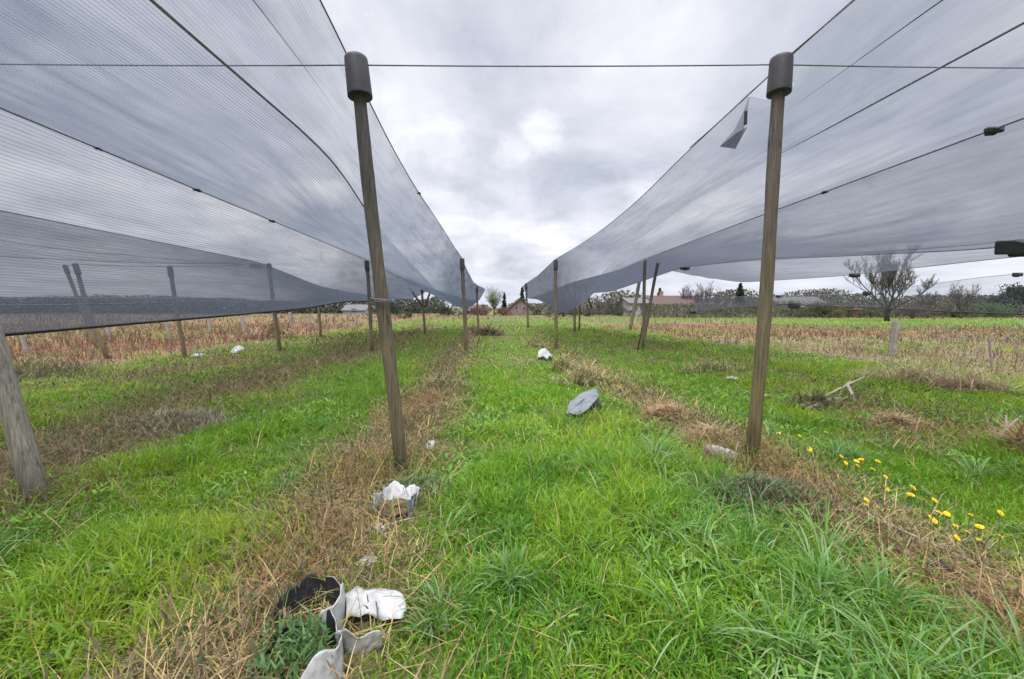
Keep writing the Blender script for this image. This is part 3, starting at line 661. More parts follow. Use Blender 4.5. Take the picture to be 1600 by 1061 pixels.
nl = empty('hail_net', (-3, 4, 3.5), 'dark translucent hail net stretched over the left rows with a low sagging black hem', 'net')
S_a = Sheet(L1, V12, -4, 32.5, .04, .05, 1, .6); S_b = Sheet(V12, L2, -4, 31.5, .05, .05, 2)
S_c = Sheet(L2, V23, -4, 27, .10, .05, 3); S_d = Sheet(V23, L3, -4, 27, .10, .05, 4); S_e = Sheet(L3, L4, -4, 14.6, .12, .05, 5)
for s, mm in ((S_a, M_netLa), (S_b, M_netL), (S_c, M_netL2), (S_d, M_netL2), (S_e, M_netL3)): s.build('net_panel', mm, nl)
S_a.cord(1, .011, nl, y1=9); S_a.cord(.45, .004, nl, y1=5.2); S_c.cord(0, .010, nl, 'edge_cord'); S_c.cord(1, .024, nl, 'hem', mat=M_black); S_d.cord(1, .012, nl, 'edge_cord'); S_a.cord(0, .008, nl, 'edge_cord'); S_e.cord(1, .012, nl, 'edge_cord')
S_c.cord(.82, .007, nl, y1=14); S_d.cord(.25, .007, nl, y1=15); S_e.cord(.4, .007, nl)
for pr, px, wpx in ((L2, 309, 9), (L2, 425, 8), (L4, 400, 17), (L1, 655, 5), (L2, 150, 6)): clip_at(pr, px, wpx, nl)
nr = empty('hail_net', (5, 4, 3.5), 'smooth grey hail net over the right rows, torn open beside the olive brown post', 'net')
def tear(y):
    return .23 * sstep(4.09, 4.2, y) * (1 - .35 * sstep(4.2, 4.5, y)) * sstep(4.535, 4.50, y) + .012 * np.sin(y * 31) * sstep(4.12, 4.22, y) * sstep(4.53, 4.48, y)
Q_a = Sheet(R1, V12R, -4, 33, .05, .05, 11, .6); Q_b = Sheet(V12R, R2, -4, 33, .06, .05, 12); Q_c = Sheet(R2, E1, -4, 29.5, .06, .045, 13); Q_d = Sheet(E1, E2, -4, 17.5, .04, .03, 14); Q_e = Sheet(E3, E4, 4, 27, .02, .02, 15)
Q_a.build('net_panel', M_netR, nr, cut=tear, step=.03)
for s, mm in ((Q_b, M_netR), (Q_c, M_netR2), (Q_d, M_netR)): s.build('net_panel', mm, nr)
Q_a.cord(1, .010, nr, y1=6.5); Q_a.cord(.42, .007, nr, y1=4.9); Q_c.cord(0, .011, nr, 'edge_cord'); Q_c.cord(1, .012, nr, 'edge_cord'); Q_d.cord(1, .010, nr, 'edge_cord'); Q_a.cord(0, .007, nr, 'edge_cord')
Q_c.cord(.93, .006, nr, y1=15)
for pr, px, wpx in ((R2, 1290, 8), (E1, 1070, 15), (E2, 1335, 16), (E1, 1598, 78), (R2, 1555, 24)): clip_at(pr, px, wpx, nr, hpx=wpx * .3 if wpx > 50 else None)
# the torn flap hanging from the edge of the hole
D_ = 4.5
fl = [(1171, 150, 4.5), (1166, 190, 4.45), (1158, 214, 4.4), (1149, 232, 4.38), (1124, 229, 4.55), (1146, 205, 4.52), (1160, 178, 4.52)]
o = MB().poly([W(*q) for q in fl]).build('torn_flap', M_netR2, nr, smooth=False); o.data.uv_layers.new(name='UVMap')
o = MB().poly([W(1149, 233, 4.36), W(1168, 198, 4.40), W(1150, 208, 4.47), W(1124, 229, 4.53)]).build('torn_flap', M_flap, nr, smooth=False); o.data.uv_layers.new(name='UVMap')
o = MB().box(W(1165, 184, 4.42), (.035, .02, .15)).build('clip', M_black, nr, smooth=False); bevel(o, .008)
ne = empty('side_net', (14, 12, 1.5), 'thin veil of side net hanging low across the right field with black clips', 'net')
Q_e.build('net_panel', M_netS, ne); Q_e.cord(0, .008, ne, 'edge_cord'); Q_e.cord(1, .02, ne, 'hem', mat=M_black)
for pr, px, wpx in ((E3, 1355, 14), (E3, 1217, 9), (E3, 1590, 14), (E4, 1240, 18), (E4, 1083, 10)): clip_at(pr, px, wpx, ne, hpx=wpx * .45)

def wire(name, pts, r, label, sag=.0, mat=None):
    m = MB(); pts = [Vector(p) for p in pts]
    P = []
    for a, b in zip(pts[:-1], pts[1:]):
        for i in range(12): t = i / 12; P.append(a.lerp(b, t) - Vector((0, 0, 4 * sag * t * (1 - t))))
    P.append(pts[-1]); o = m.tube(P, r, 6).build(name, mat or M_steel); tag(o, label, 'wire'); return o
up = Vector((0, 0, -.05))
wire('cross_wire', [W(-150, 98, TL1.y + .3), TL1 + up + Vector((0, .02, 0)), TR1 + up + Vector((0, .02, 0)), W(1760, 106, TR1.y - .1)], .0062, 'thin steel wire spanning the aisle between the two tall capped posts', .012)
wire('cross_wire', [T_L4b, T_L4a, T_L3a, T_L3b], .013, 'dark wire joining the leaning capped posts of the left weeds', .03, M_cord)
wire('ridge_wire', [(2.96, -3.5, 4.16), TR1 + Vector((.05, -.05, 0)), (2.9, 4.55, 4.0), (2.75, 5.57, 3.81)], .006, 'bare wire along the right net edge above the tear', .01)

# ------------------------------------------------------------------ grow bags and litter
def film(name, grid, mats, parent, thick=.004, sub=2, wr=.007, seed=0):
    thick = min(thick, .003) if thick < .005 else thick
    P = [[Vector(p) for p in r] for r in grid]
    rr = random.Random(seed)
    for r in P:
        for p in r: p += Vector((rr.uniform(-wr, wr), rr.uniform(-wr, wr), rr.uniform(-wr, wr)))
    o = MB().grid(P).build(name, mats[0], parent); 
    if len(mats) > 1: o.data.materials.append(mats[1])
    s = o.modifiers.new('sub', 'SUBSURF'); s.levels = sub; s.render_levels = sub
    solid(o, thick, -1, 1 if len(mats) > 1 else 0); return o
def ringpts(c, r, a0, a1, n, h, tilt=(0, 0), hs=5, flare=0, ex=1.0, rag=.34):
    g = []; rq = random.Random(int(r * 1e4 + n)); n = n * 2
    p1, p2, p3 = (rq.uniform(0, 6) for _ in range(3)); top = [1 + rag * (.45 * math.sin(i * .38 + p1) + .3 * math.sin(i * .83 + p2) + .12 * rq.uniform(-1, 1)) for i in range(n)]; dent = [.05 * math.sin(i * .55 + p3) + .025 * rq.uniform(-1, 1) for i in range(n)]
    for j in range(hs):
        t = j / (hs - 1); row = []
        for i in range(n):
            a = a0 + (a1 - a0) * i / (n - 1); R = r * (1 + flare * t + dent[i] * (.25 + .75 * t))
            row.append(Vector((c.x + R * math.cos(a) + tilt[0] * t, c.y + R * ex * math.sin(a) + tilt[1] * t, c.z + h * t * top[i])))
        g.append(row)
    return g
# nearest torn bag: open round mouth, black inside, white outside
c = g3(492, 1000); c.z -= .02
e = empty('grow_bag', c, 'torn open white grow bag with black inside, nearest of the foreground bags', 'grow bag')
film('bag_wall', ringpts(c + Vector((0, .03, 0)), .135, -.95, 1.55, 9, .20, (-.03, .02), flare=.1), [M_white, M_black], e, seed=1)
film('bag_wall', [list(reversed(r)) for r in ringpts(c + Vector((0, .03, 0)), .15, 1.4, 4.0, 9, .17, (-.03, .03), flare=.08)], [M_black, M_black], e, seed=2)
m = MB(); MB.grid(m, [[c + Vector((r * .125 * math.cos(a), .03 + r * .125 * math.sin(a), .03 + .02 * random.random())) for a in np.linspace(0, 2 * PI, 14)] for r in (.0, .5, 1.0)]); m.build('soil', M_soil, e)
# white sheet lying to its right
c2 = g3(585, 955)
e = empty('plastic_sheet', c2, 'crumpled white plastic sheet lying right of the black mouthed grow bag', 'plastic sheet')
g = []
for i, u in enumerate(np.linspace(0, 1, 9)):
    row = []
    for v in np.linspace(0, 1, 6):
        p = W(538 + 96 * u, 962 - 50 * v + (6 if u > .6 else 0) * (1 - v), 1.0)
        ed = 1 if (i in (0, 8) or v in (0.0, 1.0)) else 0
        gg = G(536 + 98 * u + 4 * math.sin(v * 5) + ed * random.uniform(-7, 7), 992 - 34 * v + ed * random.uniform(-6, 6) - 8 * math.sin(u * 3) + 3 * math.sin(u * 11 + v * 2)); gg.z = float(gz(gg.x, gg.y)) + .03 + .09 * math.sin(PI * min(1, .12 + v * .62)) * (1 - .35 * u) + .016 * math.sin(u * 9 + v * 4) + (.02 * math.sin(v * 14) if u > .6 else 0)
        row.append(gg)
    g.append(row)
film('film', g, [M_white], e, seed=3, wr=.013, sub=1)
# second bag at the very front, only its right white wall shows
c3 = g3(470, 1075); c3.z -= .02
e = empty('grow_bag', c3, 'white grow bag cut by the bottom photo edge with green weeds growing inside', 'grow bag')
film('bag_wall', ringpts(c3, .17, -1.2, 1.35, 10, .17, (-.0, .03), flare=-.1), [M_white, M_black], e, seed=4)
film('bag_wall', [list(reversed(r)) for r in ringpts(c3, .18, 1.9, 4.2, 8, .12, (0, .02))], [M_black, M_black], e, seed=5)
b = Blades(); m = 420; aa = rng.random(m) * 2 * PI; rr = .15 * np.sqrt(rng.random(m)); 
b.add(c3.x - .06 + rr * np.cos(aa), c3.y + .05 + rr * np.sin(aa), .03 + .05 * rng.random(m), .008 + .008 * rng.random(m), rng.random(m) * 2 * PI, rng.random(m) * 1.4, .4 * rng.random(m), mixc(np.tile(A(.06, .16, .04), (m, 1)), np.tile(A(.16, .26, .10), (m, 1)), rng.random(m)), 2, c3.z + .02 + .16 * rng.random(m), free=True)
b.build('weeds', M_leaf, e)
# small curled scrap
c4 = g3(552, 1035); c4.z += .03
e = empty('film_scrap', c4, 'small curled white film scrap in front of the crumpled sheet', 'plastic scrap')
film('film', ringpts(c4 + Vector((.02, .06, 0)), .12, -2.35, -.55, 8, .12, (0, -.03), ex=.6), [M_white], e, seed=6)
# half buried bag near the left post
c5 = g3(617, 808); c5.z += .03
e = empty('grow_bag', c5, 'half buried grow bag with a white rim below the tall left post', 'grow bag')
film('bag_wall', ringpts(c5, .15, .25, 2.5, 11, .12, (.0, .05), flare=.15), [M_white, M_white], e, seed=7, wr=.018)
film('bag_wall', [list(reversed(r)) for r in ringpts(c5, .155, 2.5, 3.7, 8, .11, (0, .02))], [M_white, M_greyf], e, seed=8, wr=.018)
film('bag_wall', ringpts(c5, .15, -.7, .25, 7, .12, (0, .03)), [M_greyf, M_black], e, seed=9, wr=.018)
m = MB(); MB.grid(m, [[c5 + Vector((r * .14 * math.cos(a), r * .14 * math.sin(a), .03 + .02 * random.random())) for a in np.linspace(0, 2 * PI, 14)] for r in (.0, .5, 1.0)]); m.build('soil', M_soil, e)
def scrap(px, py, wpx, hpx, label, name='film_scrap', mat=None, seed=0, lift=.5, dark=False, cat='plastic scrap'):
    p = g3(px, py); w_ = wpx * p.y / F; h_ = hpx * p.y / F
    e = empty(name, p, label, cat); rr = random.Random(seed + 50); na = 15
    rad = [rr.uniform(.55, 1.12) for _ in range(na)]; rad = [(rad[k] + .35 * rad[k - 1]) / 1.35 for k in range(na)]
    tl = rr.uniform(-.3, .3); g = []
    for r in (0, .35, .7, 1.0):
        row = []
        for k in range(na + 1):
            kk = k % na; a = 2 * PI * kk / na; R_ = r * rad[kk]
            u, v = R_ * math.cos(a), R_ * math.sin(a)
            hh = h_ * (lift * (1 - .75 * R_ ** 1.5) + .35 * lift * v + tl * u * .5) + h_ * .16 * math.sin(kk * 2.4 + seed) * r * (r > .3)
            row.append(p + Vector((u * w_ / 2, v * max(h_ * .8, w_ * .3), .015 + max(0, hh))))
        g.append(row)
    film('film', g, [mat or M_white], e, thick=.006 if not dark else .035, seed=seed, wr=min(w_, h_) * .05, sub=1)
    if dark: film('underside', [[q + Vector((.05 * w_, -.03 * w_, -.14 * w_)) for q in r] for r in g], [M_black], e, thick=.02, seed=seed + 1, wr=h_ * .03, sub=1)
    return e
def slab(name, corners, zs, thick, label, mat, cat):
    P = [G(*c) for c in corners]; P = [Vector((p.x, p.y, float(gz(p.x, p.y)) + z)) for p, z in zip(P, zs)]
    Q = []
    for k in range(len(P)):
        a, b, c = P[k - 1], P[k], P[(k + 1) % len(P)]; Q += [b.lerp(a, .13), b + Vector((0, 0, .004)), b.lerp(c, .13)]
    P = Q; c0 = sum(P, Vector()) / len(P); e = empty(name, (c0.x, c0.y, float(gz(c0.x, c0.y))), label, cat); rr = random.Random(5)
    g = [[c0.lerp(p, r) + Vector((0, 0, .03 * (1 - r) + .012 * math.sin(i * 1.1 + r * 4))) for i, p in enumerate(P + P[:1])] for r in (0, .4, .75, .94, 1)]
    film('film', g, [mat], e, thick=.02, wr=.0, sub=1)
    film('underside', [[q + Vector((.03, -.02, -thick)) for q in r] for r in g], [M_black], e, thick=.02, wr=.006, sub=1)
slab('grow_bag', [(884, 655), (890, 643), (907, 632), (932, 629), (936, 639), (922, 652), (903, 659)], [.12, .16, .20, .24, .22, .17, .12], .14, 'flat grey grow bag lying like a slab in the middle of the aisle grass', M_greyf, 'grow bag')
scrap(851, 563, 25, 17, 'small white bag tipped up in the aisle grass near a thin post', 'grow_bag', M_white, 2, 1.0, True, 'grow bag')
scrap(1146, 597, 26, 9, 'white film scrap on the grass just left of the olive brown post', seed=3)
scrap(1073, 577, 14, 6, 'tiny pale film scrap left of the white one, near the green heap', seed=4)
scrap(309, 558, 24, 9, 'flattened white bag right of the leaning capped post in the left weeds', 'grow_bag', M_white, 5, .6, False, 'grow bag')
scrap(371, 553, 22, 15, 'upright white bag beside the brown weeds, larger of the two on the left', 'grow_bag', M_white, 6, .8, False, 'grow bag')
scrap(590, 836, 36, 18, 'dirty white film scrap beside the pale stick near the tall left post', seed=7)
scrap(575, 888, 40, 16, 'torn pale film strip sunk in weeds behind the crumpled sheet', seed=8, lift=.3)
scrap(672, 700, 18, 18, 'small whitish scrap among brown weeds right of the tall left post', seed=9)
scrap(1212, 806, 20, 22, 'dark torn bag under weeds below the olive brown post', 'grow_bag', M_black, 10, .6, False, 'grow bag')
scrap(1214, 800, 9, 14, 'pale torn strip on the dark bag below the olive brown post', seed=14, lift=.9)
scrap(1310, 862, 30, 12, 'pale plastic strip at the straw edge in the right foreground', seed=11, lift=.3)
scrap(1465, 895, 34, 22, 'black grow bag mouth sunk in straw near the right foreground', 'grow_bag', M_black, 12, .4, False, 'grow bag')
# log
a, b = g3(1104, 716), g3(1152, 732); a.z += .07; b.z += .06
o = MB().tube([a, a.lerp(b, .35) + Vector((0, 0, .012)), a.lerp(b, .7) + Vector((0, .01, .008)), b], [.055, .062, .058, .048], 14).build('log', M_log); tag(o, 'short grey log lying in straw left of the olive brown post', 'log')
def branch(name, label, segs, r, mat=M_branch):
    m = MB()
    for s in segs:
        pts = []
        for (px, py, dz) in s:
            p = g3(px, py); p.z += dz; pts.append(p)
        m.tube(pts, [r * (1 - .55 * i / max(1, len(pts) - 1)) for i in range(len(pts))], 7)
    o = m.build(name, mat); tag(o, label, 'branch'); return o
branch('branch', 'forked pale dead branch lying on grass in front of the concrete post', [[(1252, 638, .04), (1290, 630, .10), (1322, 626, .22), (1348, 622, .36)], [(1322, 626, .22), (1330, 632, .12), (1336, 636, .02)], [(1322, 626, .22), (1328, 620, .28)], [(1262, 640, .02), (1300, 634, .08), (1330, 630, .03)]], .03)
branch('branch', 'forked pale dead branch near the right photo edge', [[(1552, 703, .03), (1572, 694, .14), (1592, 690, .27)], [(1570, 695, .13), (1574, 705, .02)], [(1570, 695, .13), (1568, 690, .25)]], .016)
branch('stick', 'thin pale stick lying over the film scrap near the tall left post', [[(590, 838, .05), (630, 828, .07), (676, 815, .07)]], .008)
branch('stick', 'long straw stick lying across the brown weeds on the left', [[(120, 716, .05), (180, 722, .06), (238, 730, .05)]], .011)
branch('stick', 'second straw stick below the first, pointing at the torn film strip', [[(572, 832, .06), (600, 850, .05), (632, 872, .03)]], .008)
branch('stick', 'long dry stalk lying along the straw in the right foreground', [[(1290, 790, .05), (1400, 850, .07), (1530, 905, .05), (1600, 925, .04)]], .009)
branch('stick', 'thin upright stalk leaning beside the grey log', [[(1142, 738, .02), (1147, 735, .12), (1152, 733, .24)]], .006)
for lab, pts in (('short pale stump stake standing in the left grass strip', (683, 648, .18)),): pass
for bx, by, hpx, lab in ((412, 648, 10, 'short pale stub standing in the brown patch left of the tall post'), (329, 652, 9, 'short pale stub at the left brown patch, nearer the left edge'), (495, 582, 18, 'pale thin stub in the grass under the net hem')):
    p = g3(bx, by); o = MB().tube([p, p + Vector((.01, 0, hpx * p.y / F))], .014, 7).build('stub', M_branch); tag(o, lab, 'stub')

# heaps of dead stalks and brush
def heap(name, px, py, wpx, hpx, label, n, cols, ln=.5, wd=.012, flat=.5, cat='brush heap', mat=None):
    p = g3(px, py); w_ = wpx * p.y / F; h_ = hpx * p.y / F
    b = Blades(); r = rng.random(n) ** .75 * 1.15; a = rng.random(n) * 2 * PI; r = r * (.65 + .6 * vnoise(a * 2.2, a * 0 + px, 5))
    x = p.x + r * np.cos(a) * w_ / 2; y = p.y + r * np.sin(a) * w_ / 3
    zz = gz(x, y) + h_ * np.maximum(0, 1 - r ** 1.5) * rng.random(n) * .8
    ci = rng.integers(0, len(cols), n); c = np.array(cols)[ci] * (.7 + .6 * rng.random(n))[:, None]
    th = np.where(rng.random(n) < flat, .35 * rng.random(n), .6 + .9 * rng.random(n))
    b.add(x, y, ln * (.3 + .8 * rng.random(n)), wd * (.5 + rng.random(n)), rng.random(n) * 2 * PI, th, .3 + .5 * rng.random(n), c, 3, zz, free='bag' not in label)
    o = b.build(name, mat or M_dry); tag(o, label, cat); return o
TAN, BRN, DRK, OLV, RED = (.52, .42, .25), (.32, .24, .15), (.13, .105, .08), (.30, .31, .12), (.46, .28, .15)
heap('grass_tuft', 913, 600, 76, 34, 'tall dead grass tuft behind the grey slab like bag', 620, [TAN, (.30, .27, .13), OLV, BRN], .45, .016, .2, 'grass tuft')
heap('grass_tuft', 880, 578, 40, 26, 'smaller dead grass tuft just below the thin right aisle post', 420, [TAN, OLV, (.25, .24, .1)], .4, .018, .25, 'grass tuft')
heap('straw_heap', 1040, 655, 70, 26, 'reddish straw heap on the right row before the grey log', 1100, [RED, TAN, (.42, .25, .12)], .30, .008, .93, 'straw heap')
heap('straw_heap', 1110, 694, 80, 26, 'tan straw heap around the grey log', 1000, [TAN, BRN, (.44, .31, .15)], .30, .008, .93, 'straw heap')
heap('brush_heap', 430, 528, 70, 34, 'brown heap of cut stems in front of the left weeds', 700, [BRN, RED, TAN, DRK], 1.0, .035, .5)
heap('brush_heap', 764, 524, 46, 13, 'dark brush heap beside the far left net end', 420, [DRK, BRN, DRK], .9, .05, .7)
heap('brush_heap', 1420, 598, 150, 36, 'large tan brush heap in front of the concrete post', 2000, [TAN, (.42, .34, .24), BRN, OLV], .6, .012, .75)
heap('brush_heap', 1520, 610, 110, 34, 'tan weed heap near the right photo edge', 1100, [TAN, (.40, .32, .22), BRN], .6, .012, .7)
heap('brush_heap', 1270, 634, 80, 26, 'low dark heap under the forked dead branch', 700, [DRK, BRN, OLV, (.12, .18, .05)], .35, .014, .6)
heap('brush_heap', 1395, 668, 90, 26, 'reddish brown dead patch on the right grass', 900, [RED, BRN, TAN], .28, .010, .92)
heap('brush_heap', 1110, 582, 110, 10, 'low olive heap left of the olive brown post', 700, [OLV, (.16, .2, .06), BRN], .4, .02, .6)
heap('brush_heap', 60, 590, 150, 36, 'dark weedy heap at the left field edge behind the grey post', 1500, [DRK, OLV, BRN, (.14, .15, .08)], .55, .014, .45)
heap('brush_heap', 1596, 720, 60, 70, 'reddish stalk clump cut by the right photo edge', 700, [RED, BRN, TAN], .4, .008, .45)
heap('brush_heap', 835, 542, 50, 8, 'low dark weed clump in the far aisle', 260, [DRK, OLV, BRN], .35, .03, .7)
heap('weed_clump', 1180, 790, 260, 48, 'grey green weed clump below the olive brown post', 7000, [(.11, .17, .07), (.17, .20, .11), (.09, .14, .06), (.22, .18, .11), (.13, .10, .07)], .13, .0085, .25, 'weeds', M_leaf)
heap('weed_clump', 660, 770, 140, 22, 'grey green leafy weeds around the half buried bag', 2200, [(.16, .26, .09), (.26, .34, .17), (.13, .21, .08)], .11, .009, .3, 'weeds', M_leaf)
heap('weed_clump', 695, 610, 130, 16, 'brownish weeds right of the tall left post', 1300, [(.26, .24, .13), (.32, .25, .15), (.22, .25, .11)], .18, .016, .4, 'weeds', M_leaf)
heap('weed_clump', 280, 664, 200, 18, 'grey brown weed mat in the left row', 2200, [(.29, .25, .18), (.35, .31, .22), (.22, .20, .13)], .16, .012, .4, 'weeds', M_leaf)

# ------------------------------------------------------------------ dandelions
def dandelion_meshes():
    h = MB(); n1_ = 26
    for ring, (r, z, el) in enumerate(((1, .0, .25), (.75, .12, .6), (.42, .2, 1.1))):
        for k in range(n1_ - ring * 6):
            a = 2 * PI * k / (n1_ - ring * 6) + ring * .2; ca, sa = math.cos(a), math.sin(a); wv = .16
            p0 = Vector((0, 0, z)); p1 = Vector((ca * r * .9, sa * r * .9, z + r * math.tan(el) * .35)); s = Vector((-sa, ca, 0)) * wv * .6
            h.poly([p0 - s * .3, p1 - s, p1 + Vector((ca, sa, .05)) * .1, p1 + s, p0 + s * .3])
    return h
dproto = dandelion_meshes()
hm = bpy.data.meshes.new('flower_head'); hm.from_pydata([tuple(v) for v in dproto.v], [], dproto.f); hm.update(); hm.materials.append(M_yellow)
cl = MB().tube([(0, 0, 0), (0, 0, .25), (0, 0, .32)], [.35, .5, .3], 8)
sm = MB().tube([(0, 0, 0), (.02, 0, .35), (0, .015, .7), (0, 0, 1)], [.02, .018, .017, .016], 6)
smm = bpy.data.meshes.new('stem'); smm.from_pydata([tuple(v) for v in sm.v], [], sm.f); smm.update(); smm.materials.append(M_stem)
spots = [(230, 430, 1), (258, 430, 1), (405, 470, 1), (430, 505, 1), (490, 495, 1), (515, 485, 1), (525, 510, .9), (495, 520, .9), (607, 495, 1), (580, 540, 1), (650, 580, .9), (630, 625, .9), (660, 650, .8), (545, 708, 1), (540, 732, .7),
         (800, 640, 1.3), (818, 655, 1.2), (790, 680, 1.3), (865, 708, 1), (920, 710, 1.1), (945, 778, 1.2), (990, 785, 1.2), (905, 805, 1.2), (922, 825, 1.1), (1040, 855, 1.3), (1105, 885, .9), (1045, 915, 1.3), (1120, 790, .8), (1170, 855, 1.4), (1165, 930, 1), (1285, 780, 1.3), (1285, 910, 1), (340, 455, .8),
         (60, 340, .7), (100, 300, .6), (-70, 300, .6), (-120, 330, .6), (-40, 340, .6), (175, 355, .7), (320, 335, .6), (-200, 395, .6)]
n0 = None
for i, (u, v, sc) in enumerate(spots):
    px = 1200 + u / 3.5375; py = 580 + v / 3.5375
    hgt = .16 + .05 * random.random(); p = G(px, py, hgt); gzz = float(gz(p.x, p.y)); hgt = p.z - gzz
    e = empty('dandelion', (p.x, p.y, gzz), 'small yellow dandelion flower in the grass right of the olive brown post', 'flower', 'yellow dandelions in the right grass')
    s = bpy.data.objects.new('stem', smm); COL.objects.link(s); s.parent = e; s.scale = (.25, .25, hgt)
    hd = bpy.data.objects.new('flower_head', hm); COL.objects.link(hd); hd.parent = e; hd.location = (0, 0, hgt - .005); r = .029 * sc * p.y / 4.2
    hd.scale = (r, r, r * .8); hd.rotation_euler = (random.uniform(-.1, .9), random.uniform(-.5, .5), random.random() * .8)

# ------------------------------------------------------------------ trees and bushes
def limb(m, tw, p, d, L_, r, depth, rr, spread=.55, up=.12, ratio=.72, tips=None):
    n_ = 4; pts = [p]; q = p.copy(); dd = d.copy()
    for i in range(n_):
        dd = (dd + Vector((rr.uniform(-1, 1), rr.uniform(-1, 1), rr.uniform(-.6, 1))) * .085 + Vector((0, 0, up * .25))).normalized(); q = q + dd * L_ / n_; pts.append(q)
    (m if depth > 1 else tw).tube(pts, [r * (1 - .4 * i / n_) for i in range(n_ + 1)], 6 if depth > 2 else 3, cap=False)
    if depth == 0:
        if tips is not None: tips.append(q)
        return
    for k in range(3 if depth > 2 else 5):
        t = rr.uniform(.12, 1.0) if k else 1.0
        i = min(n_ - 1, int(t * n_)); s = pts[i].lerp(pts[i + 1], t * n_ - i) if t < 1 else q
        a = Vector((rr.uniform(-1, 1), rr.uniform(-1, 1), rr.uniform(-.3, .8))).normalized()
        nd = (dd * (1 - spread * .6) + a * spread + Vector((0, 0, up))).normalized()
        limb(m, tw, s, nd, L_ * ratio * rr.uniform(.75, 1.1), r * (.62 if k else .7), depth - 1, rr, spread, up, ratio, tips)
        if tips is not None: tips.append(s)
def leaves(pts, n, size, cols, spread, rr, zs=1.0):
    n = int(n); P = np.array([tuple(p) for p in pts]); i = rr.integers(0, len(P), n)
    c = P[i] + rr.normal(0, 1, (n, 3)) * spread * np.array([1, 1, zs])
    a = rr.normal(0, 1, (n, 3)); a /= np.linalg.norm(a, axis=1)[:, None]; b = np.cross(a, rr.normal(0, 1, (n, 3))); b /= np.linalg.norm(b, axis=1)[:, None]
    s = size * (.5 + rr.random(n))[:, None]
    V = np.stack([c - a * s, c + b * s * .45, c + a * s, c - b * s * .45], 1).reshape(-1, 3)
    f = (np.arange(n) * 4)[:, None] + np.arange(4)
    ci = rr.integers(0, len(cols), n); col = np.array(cols)[ci] * (.65 + .7 * rr.random(n))[:, None]
    return V, f, np.repeat(col, 4, 0)
def tree(name, px, py, D, hpx, label, seed, kind='bare', cat='tree', group=None, wide=1.0, cols=None, dens=1.0, depth=4, twig=(.16, .135, .12)):
    b = W(px, py, D); b.z = float(gz(b.x, b.y)); b = Vector((b.x, D, b.z)); ht = hpx * D / F
    rr = random.Random(seed); nr_ = np.random.default_rng(seed)
    e = empty(name, b, label, cat, group); m = MB(); tw = MB(); tips = []
    if kind in ('bare', 'leafy'):
        tr = ht * (.16 if kind == 'bare' else .2); r0 = ht * .022
        m.tube([b - Vector((0, 0, .2)), b + Vector((rr.uniform(-.1, .1), 0, tr * .5)), b + Vector((0, 0, tr))], [r0 * 1.25, r0, r0 * .9], 8)
        for k in range(7):
            a = 2 * PI * k / 7 + rr.random(); d = Vector((math.cos(a) * wide, math.sin(a) * wide, rr.uniform(.5, 2.4))).normalized()
            limb(m, tw, b + Vector((0, 0, tr * rr.uniform(.7, 1))), d, ht * rr.uniform(.22, .34), r0 * .45, depth, rr, .52, .13, .72, tips)
        m.build('trunk', M_bark, e)
        me = bpy.data.meshes.new('crown'); me.from_pydata([tuple(v) for v in tw.v], [], tw.f); me.update()
        if kind == 'bare': o = link('crown', me, M_twigs, e)
        else:
            V, f, c = leaves(tips, 5200 * dens, ht * .018, cols, ht * .05, nr_); np_mesh('crown', V, [f], c, M_leaf, e)
    elif kind == 'conifer':
        m.tube([b - Vector((0, 0, .2)), b + Vector((0, 0, ht * .97))], [ht * .022, ht * .004], 8); m.build('trunk', M_bark, e)
        pts = []
        for k in range(130):
            t = rr.random() ** .8 * .92 + .06; R = ht * .23 * wide * (1 - t) ** .8 * rr.uniform(.6, 1.15); a = rr.random() * 2 * PI
            for q in np.linspace(.15, 1, 7): pts.append(b + Vector((math.cos(a) * R * q, math.sin(a) * R * q, ht * t - R * .35 * q * q + .0)))
        pts.append(b + Vector((0, 0, ht * .98)))
        V, f, c = leaves(pts, 5200 * dens, ht * .022, cols or [(.03, .05, .035), (.045, .07, .045), (.025, .04, .03)], ht * .014, nr_); np_mesh('crown', V, [f], c, M_leaf, e)
    elif kind == 'bush':
        for k in range(9):
            a = rr.random() * 6.28; R = ht * wide * .5 * rr.random() ** .5
            m.tube([b - Vector((0, 0, .1)), b + Vector((math.cos(a) * R * .5, math.sin(a) * R * .5, ht * .4)), b + Vector((math.cos(a) * R, math.sin(a) * R, ht * rr.uniform(.55, .95)))], [ht * .02, ht * .013, ht * .006], 5)
        m.build('stems', M_bark, e)
        for k in range(30):
            a = rr.random() * 6.28; R = ht * wide * .62 * rr.random() ** .5; tips.append(b + Vector((math.cos(a) * R, math.sin(a) * R, ht * (.12 + .72 * rr.random() * (1 - .45 * (R / (ht * wide * .62)) ** 2)))))
        V, f, c = leaves(tips, 3200 * dens, ht * .035, cols, ht * .10, nr_, .8); np_mesh('crown', V, [f], c, M_leaf, e)
    return e
M_twigs = noisy('twigs', (.10, .088, .08), (.17, .15, .135), 4, .9, .1)
DG = [(.03, .05, .03), (.045, .065, .035), (.06, .075, .045)]
OG = [(.10, .12, .05), (.13, .14, .06), (.08, .10, .04)]
BR = [(.13, .11, .09), (.16, .13, .11), (.10, .085, .075)]
LG = [(.16, .20, .08), (.20, .23, .11), (.12, .15, .06)]
tree('bare_tree', 1386, 500, 46, 142, 'large bare spreading tree right of the olive brown post', 3, 'bare', wide=1.35, depth=5)
tree('bare_tree', 1502, 494, 58, 72, 'pale bare tree behind the low net, right of the large spreading one', 4, 'bare', wide=.8, depth=4)
tree('bare_tree', 1100, 490, 85, 62, 'grey bare tree behind the long brown roof', 5, 'bare', wide=1.0)
tree('bare_tree', 1075, 490, 88, 58, 'thin bare tree left of its twin behind the long brown roof', 6, 'bare', wide=.7)
tree('bare_tree', 1270, 490, 80, 50, 'bare tree above the grey roofed shed', 7, 'bare', wide=1.1)
